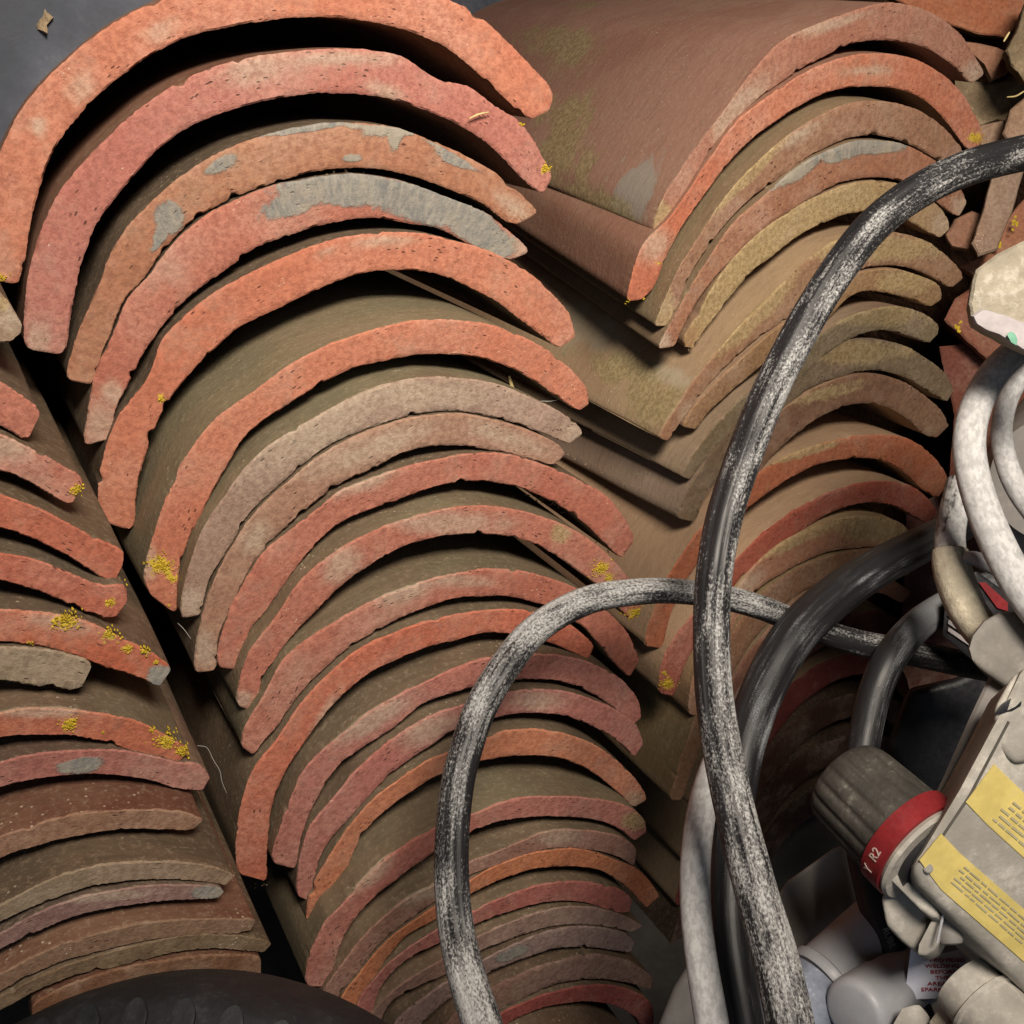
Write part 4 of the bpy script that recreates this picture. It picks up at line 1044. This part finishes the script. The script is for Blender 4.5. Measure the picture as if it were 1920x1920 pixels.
# ------------------------------------------------------------------ connector box at the right
boxr = empty('connector_box', P(1850, 1560, 0.37))
tag(boxr, 'dusty beige plastic connector box with yellow stickers leaning in from the right edge', 'connector box')
FR = ((0.74, -0.67, 0.05), (0.60, 0.70, 0.38))
prism('housing', [(1728,1600),(1800,1480),(1880,1330),(1925,1240),(2080,1260),(2120,1700),(2010,1960),(1905,1838),(1800,1738),(1722,1660),(1708,1628)],
      0.335, (-0.012, -0.004, -0.055), M_GREY, boxr, bevel=0.004, segs=3, gx=0.004, gy=0.004)
prism('side_wall', [(1862,1245),(1905,1150),(1960,1150),(1950,1300),(1880,1450),(1800,1600),(1745,1690),(1712,1650),(1702,1600),(1722,1545),(1762,1465),(1815,1345)],
      0.385, (0.006, -0.002, -0.035), M_GREYD, boxr, bevel=0.004, segs=3)  # darker plastic puts the shaded side of the box into the colour
# raised boss; a flat black patch paints the shade of its screw hole
prism('corner_boss', [(1862,1330),(1900,1262),(1990,1240),(2010,1340),(1960,1420),(1900,1436),(1866,1400)], 0.327, (0, 0, -0.02), M_GREY, boxr, bevel=0.003, segs=3)
prism('recess_shade', [(1865,1338),(1880,1318),(1900,1306),(1917,1310),(1914,1324),(1898,1334),(1878,1338)], 0.3255, (0, 0, -0.001), M_DARK, boxr, bevel=0.0003)
def sticker(name, pts, m, d=0.3335): return prism(name, pts, d, (0, 0, -0.0005), m, boxr, bevel=0, gx=0.004, gy=0.004)
# stickers: the plane follows the housing (same slopes, centre distance worked out from the housing centre)
hc = (sum(p[0] for p in [(1728,1600),(1800,1480),(1880,1330),(1925,1240),(2080,1260),(2120,1700),(2010,1960),(1905,1838),(1800,1738),(1722,1660),(1708,1628)]) / 11,
      sum(p[1] for p in [(1728,1600),(1800,1480),(1880,1330),(1925,1240),(2080,1260),(2120,1700),(2010,1960),(1905,1838),(1800,1738),(1722,1660),(1708,1628)]) / 11)
def hdepth(x, y): return 0.335 + 0.004 * (x - hc[0]) / 100 + 0.004 * (y - hc[1]) / 100
def flat(name, pts, m, off, parent=None, thick=0.0003):
    a = [P(x, y, hdepth(x, y) - off) for x, y in pts]
    e = cam_vec(0, 0, -thick)
    b = [v + e for v in a]; n = len(a)
    f = [list(range(n)), list(range(2 * n - 1, n - 1, -1))] + [[i, n + i, n + (i + 1) % n, (i + 1) % n] for i in range(n)]
    return new_mesh(name, a + b, f, m, parent=parent if parent else boxr, smooth=False)
s1 = flat('sticker', [(1864,1433),(1811,1504),(1850,1545),(2010,1690),(2060,1610),(1920,1487)], M_YELLOW, 0.0006)
s2 = flat('sticker', [(1765,1563),(1724,1613),(1765,1668),(1930,1812),(2000,1880),(2040,1800),(1920,1705),(1800,1600)], M_YELLOW, 0.0006)
s1['label'] = 'upper yellow sticker with grey printed lines'
s2['label'] = 'lower yellow sticker with grey printed lines'
def bars(parent, o, u, v, rows, m, off=0.0011):
    """rows of worn print broken into words: o origin px, u along, v across"""
    for (v0, v1, u0, u1) in rows:
        a0 = u0
        while a0 < u1:
            a1 = min(u1, a0 + rng.uniform(9, 30))
            vs_, fs_ = [], []
            q = [(o[0] + u[0] * a + v[0] * b, o[1] + u[1] * a + v[1] * b) for a, b in ((a0, v0), (a1, v0 + rng.uniform(0, 1)), (a1, v1), (a0, v1 - rng.uniform(0, 1)))]
            flat('print_line', q, m, off, parent, thick=0.0001)
            a0 = a1 + rng.uniform(2, 5)
U = (0.755, 0.655); V = (0.62, -0.78)
bars(s2, (1724, 1613), U, V, [(7, 11, 72, 330), (16, 20, 72, 330), (25, 29, 80, 330), (34, 38, 70, 330), (44, 48, 74, 300)], M_PRINT)
bars(s1, (1811, 1504), U, V, [(8, 13, 60, 230), (20, 25, 66, 230), (32, 37, 60, 230), (44, 49, 70, 230), (56, 61, 70, 200)], M_PRINT)

# ribbed knob with its red band
knob = empty('ribbed_knob', P(1640, 1520, 0.40))
tag(knob, 'dark grey ribbed knob with a red band, pointing left from the connector box', 'knob')
kd = 0.352
A = P(1575, 1455, kd + 0.024); B = P(1740, 1608, kd - 0.006)
L = (B - A).length
r = 0.0177
def tt(m_): return m_ / L
lathe('knob_body', A, B, [(0.0, 0.0118), (0.012, 0.0136), (0.05, 0.0158), (0.12, 0.0172), (0.22, r), (0.5, r + 0.0004), (0.74, r + 0.0006)], M_KNOB, knob, n=144, ribs=18, ribamp=0.0011, ribrange=(0.06, 0.73), sharp=60)
band = lathe('red_band', A.lerp(B, 0.735), A.lerp(B, 0.93), [(0, r + 0.0002), (0.02, r + 0.0019), (0.97, r + 0.0021), (1.0, r + 0.0003)], M_RED, knob, n=72)
lathe('metal_ring', A.lerp(B, 0.93), A.lerp(B, 0.99), [(0, r + 0.0009), (0.5, r + 0.0015), (1.0, r + 0.0007)], M_GREY, knob, n=72)
lathe('neck', A.lerp(B, 0.99), A.lerp(B, 1.06), [(0, r - 0.004), (1, r - 0.004)], M_DARK, knob, n=48)

def band_text(body, phi, t0, size):
    """letters bent round the band"""
    ax = (B - A).normalized()
    tocam = (CAM - A.lerp(B, 0.83)); tocam = (tocam - ax * tocam.dot(ax)).normalized()
    tang = ax.cross(tocam).normalized()
    me = text_mesh(body, size, 0.00012)
    rr = r + 0.00225
    vs = []
    for v in me.vertices:
        a = phi - v.co.x / rr
        vs.append(A.lerp(B, t0) - ax * v.co.y + (tocam * math.cos(a) + tang * math.sin(a)) * (rr + v.co.z))
    fs = [list(p.vertices) for p in me.polygons]
    bpy.data.meshes.remove(me)
    new_mesh('band_lettering', vs, fs, M_WHITEINK, parent=band, smooth=False)
band_text('R2', 0.60, 0.835, 0.0045)
band_text('Y', 0.98, 0.825, 0.0048)

# flat dark seam lines and mouldings on the box face
for nm, q in (('seam', [(1742,1612),(1746,1609),(1905,1772),(1960,1840),(1956,1843),(1901,1776)]), ('seam', [(1745,1606),(1742,1603),(1816,1492),(1890,1352),(1894,1354),(1820,1495)])):
    flat(nm, q, M_DARKSEAM, 0.0004)
lathe('screw_head', P(1740,1628,0.3315), P(1740,1628,0.3300), [(0, 0.0016), (0.8, 0.0016), (1, 0.0012)], M_GREYD, boxr, n=16)
prism('moulded_rib', [(1800,1478),(1810,1470),(1866,1372),(1860,1366)], 0.3345, (0, 0, -0.003), M_GREY, boxr, bevel=0.0006)

# latch block under the box
clip = empty('latch_block', P(1710, 1720, 0.38))
tag(clip, 'beige plastic latch block hanging under the connector box beside the red band', 'latch')
prism('latch_body', [(1650,1680),(1672,1655),(1700,1650),(1745,1690),(1765,1725),(1752,1770),(1722,1790),(1690,1765),(1660,1735)], 0.352, (0.004, -0.004, -0.03), M_GREY, clip, bevel=0.003, segs=3, smoothpts=0)
prism('lever', [(1652,1633),(1668,1618),(1748,1695),(1762,1716),(1748,1722),(1725,1706)], 0.341, (0.003, -0.003, -0.010), M_GREY, clip, bevel=0.0015)
prism('hinge_lug', [(1722,1770),(1748,1722),(1760,1730),(1764,1762),(1752,1782),(1735,1792),(1720,1790)], 0.346, (0.002, -0.002, -0.016), M_GREY, clip, bevel=0.002)
lathe('hinge_pin', P(1775,1725,0.350), P(1784,1772,0.347), [(0, 0.0035), (0.75, 0.0042), (0.93, 0.0036), (1, 0.0018)], M_GREYD, clip, n=24)
lathe('pin_wire', P(1769,1712,0.343), P(1757,1768,0.341), [(0, 0.0005), (1, 0.0005)], M_PIPE, clip, n=10)

# white tag with red lettering
tg = empty('paper_tag', P(1740, 1820, 0.39))
tag(tg, 'small white tag with red capital lettering tucked below the latch block', 'tag')
tagpts = [(1708,1776),(1722,1786),(1745,1792),(1800,1780),(1820,1800),(1800,1870),(1712,1874),(1702,1870),(1697,1860),(1699,1845)]
prism('tag_sheet', tagpts, 0.392, (0, 0, -0.0006), M_PAPER, tg, bevel=0)
for txt, x, y, sz in (('PROVIDED', 1776, 1800, 9.5), ('WELDING', 1766, 1811, 9.5), ('BEFORE', 1768, 1822, 9.5), ('THE', 1766, 1833, 9.5), ('AREA', 1756, 1844, 9.5), ('SPARKS', 1750, 1855, 9.5)):
    text_on('tag_lettering', txt, x, y, 0.392, sz, 0, M_REDINK, tg, xs=1.5, lift=0.0003)

# cable gland at the lower right
gl = empty('cable_gland', P(1840, 1840, 0.37))
tag(gl, 'large beige round cable gland in the bottom right corner', 'cable gland')
lathe('gland_body', P(1800,1838,0.365), P(1945,1990,0.340), [(0, 0.0095), (0.02, 0.0112), (0.28, 0.0120), (0.30, 0.0134), (0.34, 0.0134), (0.36, 0.0126), (1.0, 0.0130)], M_GREY, gl, n=64)
lathe('gland_nut', P(1768,1905,0.372), P(1850,1990,0.355), [(0, 0.0062), (0.03, 0.0072), (0.35, 0.0074), (0.36, 0.0092), (0.95, 0.0094), (1.0, 0.0085)], M_BLOCK, gl, n=6, sharp=20)
prism('hex_end', [(1690,1888),(1725,1880),(1745,1905),(1740,1950),(1690,1960),(1668,1930)], 0.372, (0, -0.004, -0.02), M_GREY, gl, bevel=0.002)

M_EAR = simple('smooth_grey_ear', (0.26, 0.245, 0.225), 0.65, 0.3, 0.3, 40, 0.4, 0.0006, second=(0.36, 0.34, 0.31), lo=0.52, hi=0.7)
# grey rounded ear of the box and the pale boot that enters it
ear = empty('hinge_ear', P(1870, 1200, 0.40))
tag(ear, 'smooth grey rounded ear where the pale boot enters the connector box', 'cable entry')
prism('ear_shell', [(1812,1215),(1820,1188),(1842,1160),(1875,1143),(1915,1141),(1990,1165),(1990,1270),(1905,1300),(1880,1285),(1845,1262),(1820,1242)], 0.378, (0.003, -0.004, -0.03), M_EAR, ear, bevel=0.0045, segs=4, gx=0.004, gy=-0.003)
bt = cable('mottled cream cable boot bending into the grey ear, its upper end a grey cable', [(1800,905,0.43,50,0.55),(1790,950,0.425,52,0.60),(1782,1000,0.42,54,0.66),(1782,1036,0.415,56,0.80)], m=M_CABLE_WHITE, name='cable_boot', cat='cable boot', group='', seed=8, n=80)
if 'group' in bt: del bt['group']
M_BOOT = simple('cream_mottled_boot', (0.58, 0.52, 0.40), 0.8, 0.25, 0.35, 70, 0.6, 0.001, second=(0.70, 0.64, 0.50), lo=0.52, hi=0.62)
cable('', [(1782,1032,0.412,62,0.9),(1784,1060,0.41,68,0.9),(1796,1100,0.405,72,0.9),(1818,1150,0.40,70,0.9),(1850,1195,0.40,66,0.9),(1880,1230,0.40,64,0.9)], m=M_BOOT, name='boot_sleeve', parent=bt, seed=9, n=90, wob=0.05)
cable('', [(1810,1046,0.405,26,0.9),(1830,1048,0.402,28,0.9),(1850,1058,0.40,28,0.9),(1868,1070,0.40,22,0.9)], m=M_PIPE, name='boot_tab', parent=bt, seed=10, n=24, wob=0.02)

# dark plate with printed warning lines behind the boot
pl = empty('warning_plate', P(1800, 1160, 0.43))
tag(pl, 'black plate with pink printed lines and a red stripe behind the cream boot', 'plate')
prism('plate', [(1773,1120),(1830,1070),(1900,1120),(1900,1260),(1830,1245),(1767,1192)], 0.455, (0, 0, -0.02), M_DARK, pl, bevel=0.001)
prism('red_stripe', [(1835,1092),(1848,1092),(1890,1130),(1890,1146),(1870,1140)], 0.4535, (0, 0, -0.001), M_RED, pl, bevel=0)
for k in range(5):
    q = 15 * k
    prism('printed_line', [(1777 + 0.5 * q * 0, 1126 + q * 0.95), (1779, 1119 + q * 0.95), (1836, 1160 + q * 0.9), (1834, 1168 + q * 0.9)], 0.4535, (0, 0, -0.0008), M_PINK, pl, bevel=0)

# curved dark casing seen inside the pale cables, right edge
rc = lathe('dark_casing', P(1990,900,0.47), P(2010,820,0.62), [(0, 0.030), (0.1, 0.034), (1.0, 0.036)], M_GREYD, n=48)
tag(rc, 'dark grey round casing half hidden behind the pale cables at the right edge', 'casing')
rb = prism('grey_bracket', [(1868,905),(1890,870),(1990,900),(1990,1050),(1900,1060),(1865,1010)], 0.50, (0, 0, -0.05), M_GREYD, None, bevel=0.003)
tag(rb, 'grey plastic bracket behind the bowed pale cable', 'bracket')

# ------------------------------------------------------------------ cream block splashed with paint
blk = chunk('rough cream block with pinkish paint on its lower edge, at the right edge', [(1815,570),(1830,505),(1870,475),(1925,448),(2010,430),(2010,690),(1920,655),(1870,628),(1825,603)], 0.36, [M_BLOCK, M_BLOCK], '', 0.03, cat='block', name='cream_block', seed=14, jag=0.0010)
smear = chunk('x', [(1822,590),(1840,578),(1880,588),(1925,605),(2005,640),(2010,690),(1920,655),(1870,628),(1828,606)], 0.3585, [M_PINK, M_PINK], '', 0.004, name='paint_smear', seed=15, jag=0.0008)
for key in ('label', 'category', 'group', 'kind'):
    if key in smear: del smear[key]
wl = smear.location.copy()
smear.parent = blk
smear.location = wl - blk.location
parent_world[smear.name] = wl
gd = prism('green_dab', [(1888,628),(1893,622),(1902,624),(1908,636),(1906,648),(1896,642)], 0.3565, (0, 0, -0.001), M_GREEN, blk, bevel=0.0002)

# ------------------------------------------------------------------ grey pipes at the bottom right
PG = 'grey plastic pipes and housings at the bottom right'
pb = prism('grey_pouch', [(1440,1700),(1475,1650),(1560,1590),(1590,1580),(1612,1600),(1645,1690),(1660,1800),(1560,1900),(1450,1960),(1420,1850)], 0.470, (0.01, -0.01, -0.06), simple('warm_grey_plastic', (0.36, 0.325, 0.29), 0.6, 0.35, 0.2, 10, 0.15, 0.0008, second=(0.25, 0.235, 0.22), lo=0.55, hi=0.75), None, bevel=0.008, segs=4)
tag(pb, 'broad warm-grey plastic housing between the thick cable and the ribbed knob', 'housing', PG)
p1 = empty('grey_pipe', P(1600, 1790, 0.42))
tag(p1, 'pale blue-grey pipe socket slanting below the ribbed knob', 'pipe', PG)
lathe('pipe_end', P(1548,1838,0.415), P(1700,1700,0.435), [(0, 0.0130), (0.02, 0.0142), (1, 0.0142)], M_PIPE, p1, n=56)
lathe('collar', P(1536,1850,0.413), P(1552,1835,0.415), [(0, 0.0148), (0.3, 0.0158), (0.8, 0.0158), (1, 0.0146)], M_PIPE, p1, n=56)
p2 = lathe('speckled_pipe', P(1440,1960,0.40), P(1538,1848,0.412), [(0, 0.0150), (0.97, 0.0150), (1, 0.0142)], M_PIPE2, None, n=56)
tag(p2, 'speckled blue-grey pipe stub entering the collar at the bottom edge', 'pipe', PG)
p3 = lathe('capped_pipe', P(1598,1902,0.385), P(1770,1790,0.43), [(0, 0.0098), (0.012, 0.0114), (0.035, 0.0124), (0.07, 0.0127), (0.30, 0.0128), (0.31, 0.0120), (1, 0.0120)], M_PIPE, None, n=56)
tag(p3, 'round-nosed pale grey pipe at the bottom edge left of the beige gland', 'pipe', PG)
p4 = prism('grey_box', [(1232,1925),(1262,1850),(1300,1790),(1420,1790),(1450,1990),(1225,1990)], 0.52, (0, 0, -0.08), M_GREYD, None, bevel=0.006, segs=3)
tag(p4, 'dim grey box at the bottom edge left of the white cable', 'box', PG)
yv = lathe('yellow_fitting', P(1540,1935,0.42), P(1560,1890,0.44), [(0, 0.006), (1, 0.006)], M_YELLOW, None, n=20)
tag(yv, 'scrap of yellow fitting peeping between the pipes at the bottom edge', 'fitting', PG)
dk = prism('black_moulding', [(1700,1290),(1790,1270),(1880,1230),(1860,1330),(1760,1540),(1700,1480),(1660,1400)], 0.56, (0, 0, -0.05), M_DARK, None, bevel=0.006, segs=3)
tag(dk, 'glossy black moulding in the dark hollow above the ribbed knob', 'moulding')

# ------------------------------------------------------------------ straw, cobweb threads, crumbs
def strand(label, pts, width, m, name, cat, group):
    c = catmull(pts, 40)
    cen = [P(x, y, d) for x, y, d in c]
    vs, fs = [], []
    K = 6
    for i, p in enumerate(cen):
        t = (cen[min(i + 1, 39)] - cen[max(0, i - 1)]).normalized()
        x = cam_vec(0, 0, 1).cross(t).normalized(); y = t.cross(x)
        r_ = width * 0.5 * (0.35 + 0.65 * math.sin(math.pi * (i + 1) / 41) ** 0.5)
        for k in range(K):
            a = 6.283 * k / K
            vs.append(p + (x * math.cos(a) + y * 0.5 * math.sin(a)) * r_)
    for i in range(39):
        for k in range(K):
            fs.append([i * K + k, i * K + (k + 1) % K, (i + 1) * K + (k + 1) % K, (i + 1) * K + k])
    o = new_mesh(name, vs, fs, m)
    return tag(o, label, cat, group)
def dep(x, y, d=0.398):
    return d / ray(x, y).y
SGp = 'bits of straw lying on the tiles'
def st(label, pts, wd, d=0.392): strand(label, [(x, y, dep(x, y, d)) for x, y in pts], wd, M_STRAW, 'straw', 'straw', SGp)
st('straw lying on the face of the second tile of the middle stack', [(880,222),(898,214),(917,210)], 0.0008, 0.394)
st('pale scaly straw hanging from the grey-brown tile of the middle stack', [(955,705),(960,725),(968,745),(978,768)], 0.0018, 0.375)
st('tiny straw on the orange tile above the wide olive back', [(700,655),(706,648),(712,640)], 0.0007, 0.378)
st('straw caught at the left tip of the red tile low on the middle stack', [(488,1170),(497,1190),(508,1210),(516,1222)], 0.0014, 0.36)
st('straw at the top right corner beside the earthy shard', [(1882,78),(1888,68),(1893,60)], 0.0012, 0.40)
st('curved straw at the right edge above the thick cable', [(1888,182),(1905,180),(1922,170)], 0.0010, 0.40)
TG = 'cobweb threads'
def th_(label, pts, d): strand(label, [(x, y, dep(x, y, d)) for x, y in pts], 0.00022, M_WEB, 'cobweb_thread', 'cobweb', TG)
th_('cobweb thread dangling in the black gap between left and middle stacks', [(370,1398),(388,1402),(400,1425),(412,1445),(416,1465),(425,1487)], 0.33)
th_('cobweb thread below the grey-brown left tips of the middle stack', [(333,1168),(345,1180),(358,1198)], 0.35)
th_('cobweb thread under the tip of the sixth middle tile', [(1012,752),(1035,752),(1052,748)], 0.37)
# crumbs of mortar and dust caught in the hollows of the stacks
cv, cf = [], []
def crumb(x, y, yy, sz):
    p = on_plane(x, y, yy); n0 = len(cv)
    for (a, b, c_) in ((1,0,0),(-1,0,0),(0,1,0),(0,-1,0),(0,0,1),(0,0,-1)):
        cv.append(p + Vector((a, b, c_)) * sz * rng.uniform(0.5, 1.3))
    for t_ in ((0,2,4),(2,1,4),(1,3,4),(3,0,4),(2,0,5),(1,2,5),(3,1,5),(0,3,5)): cf.append([n0 + k for k in t_])
for (pts_c, yy, cnt) in (([(985,925),(1050,950),(1105,990),(1150,1040)], 0.378, 90), ([(560,245),(620,236),(700,240)], 0.399, 14), ([(585,332),(640,326),(680,328)], 0.399, 16), ([(470,1660),(500,1662)], 0.36, 8), ([(1330,640),(1290,655)], 0.40, 10), ([(1060,850),(1120,880),(1200,910)], 0.40, 12)):
    c_ = catmull(pts_c, cnt)
    for (x, y) in c_: crumb(x + rng.gauss(0, 5), y + rng.gauss(0, 4), yy - 0.002, rng.uniform(0.0002, 0.0008))
co = new_mesh('crumbs', cv, cf, M_MUD, smooth=False)
tag(co, 'loose crumbs of mortar and dust caught between the tiles', 'crumbs', kind='stuff')
lw = chunk('brown scrap of dust stuck to the blue-grey panel at the top left', [(64,34),(70,22),(80,18),(90,30),(98,34),(90,46),(90,64),(82,56),(74,44)], 0.4065 / ray(78, 40).y, [M_MUD, M_MUD], '', 0.002, cat='dust scrap', name='dust_scrap', seed=20, jag=0.003)
lf_ = chunk('curled scrap of dry leaf on the knob-ended tile of the left stack', [(323,1445),(338,1436),(352,1446),(344,1458),(340,1480),(334,1486),(332,1462)], 0.40, [M_MUD, M_MUD], '', 0.002, cat='leaf scrap', name='leaf_scrap', seed=21, jag=0.001)

pan_o = [(-46,520),(-42,430),(-25,345),(0,282),(45,198),(110,125),(200,52),(300,0),(430,-38)]
pin = [(x + 26, y + 34) for x, y in pan_o]
pts_ = pin + [(470,-30),(470,-500),(-500,-500),(-500,560),(-60,560)]
fa = [on_plane(x, y, 0.4075) for x, y in pts_]
fb = [v + Vector((0, 0.012, 0)) for v in fa]
nn = len(fa)
sheet = new_mesh('panel', fa + fb, [list(range(nn)), list(range(2 * nn - 1, nn - 1, -1))] + [[i, nn + i, nn + (i + 1) % nn, (i + 1) % nn] for i in range(nn)], M_WALL, smooth=False)
tag(sheet, 'dusty blue-grey panel above the topmost tile in the top left corner', 'panel')
M_GAPBACK = simple('dark_gap_backing', (0.07, 0.035, 0.022), 0.95, 0.1, 0.4, 20, 0.8, 0.004, second=(0.12, 0.065, 0.04), lo=0.5, hi=0.65)
tag(box('wall', (0.66, 0.47, 0), (0.78, 0.859, 1.0), M_GAPBACK), kind='structure')  # added partition, coloured dark so gaps in the right stack look dark

# the rest of the shed, outside the frame: dark side walls and ceiling that shade the place
M_SHED = simple('shed_boarding', (0.10, 0.095, 0.09), 0.9, 0.2, 0.3, 8, 0.1)
for i, (lo, hi, nm) in enumerate([((-1.3, -3.2, 0), (-1.22, 0.9, 2.3), 'wall'), ((2.2, -3.2, 0), (2.3, 0.9, 2.3), 'wall'), ((-1.3, -3.2, 2.3), (2.3, 1.0, 2.4), 'ceiling')]):
    tag(box(nm, lo, hi, M_SHED), kind='structure')
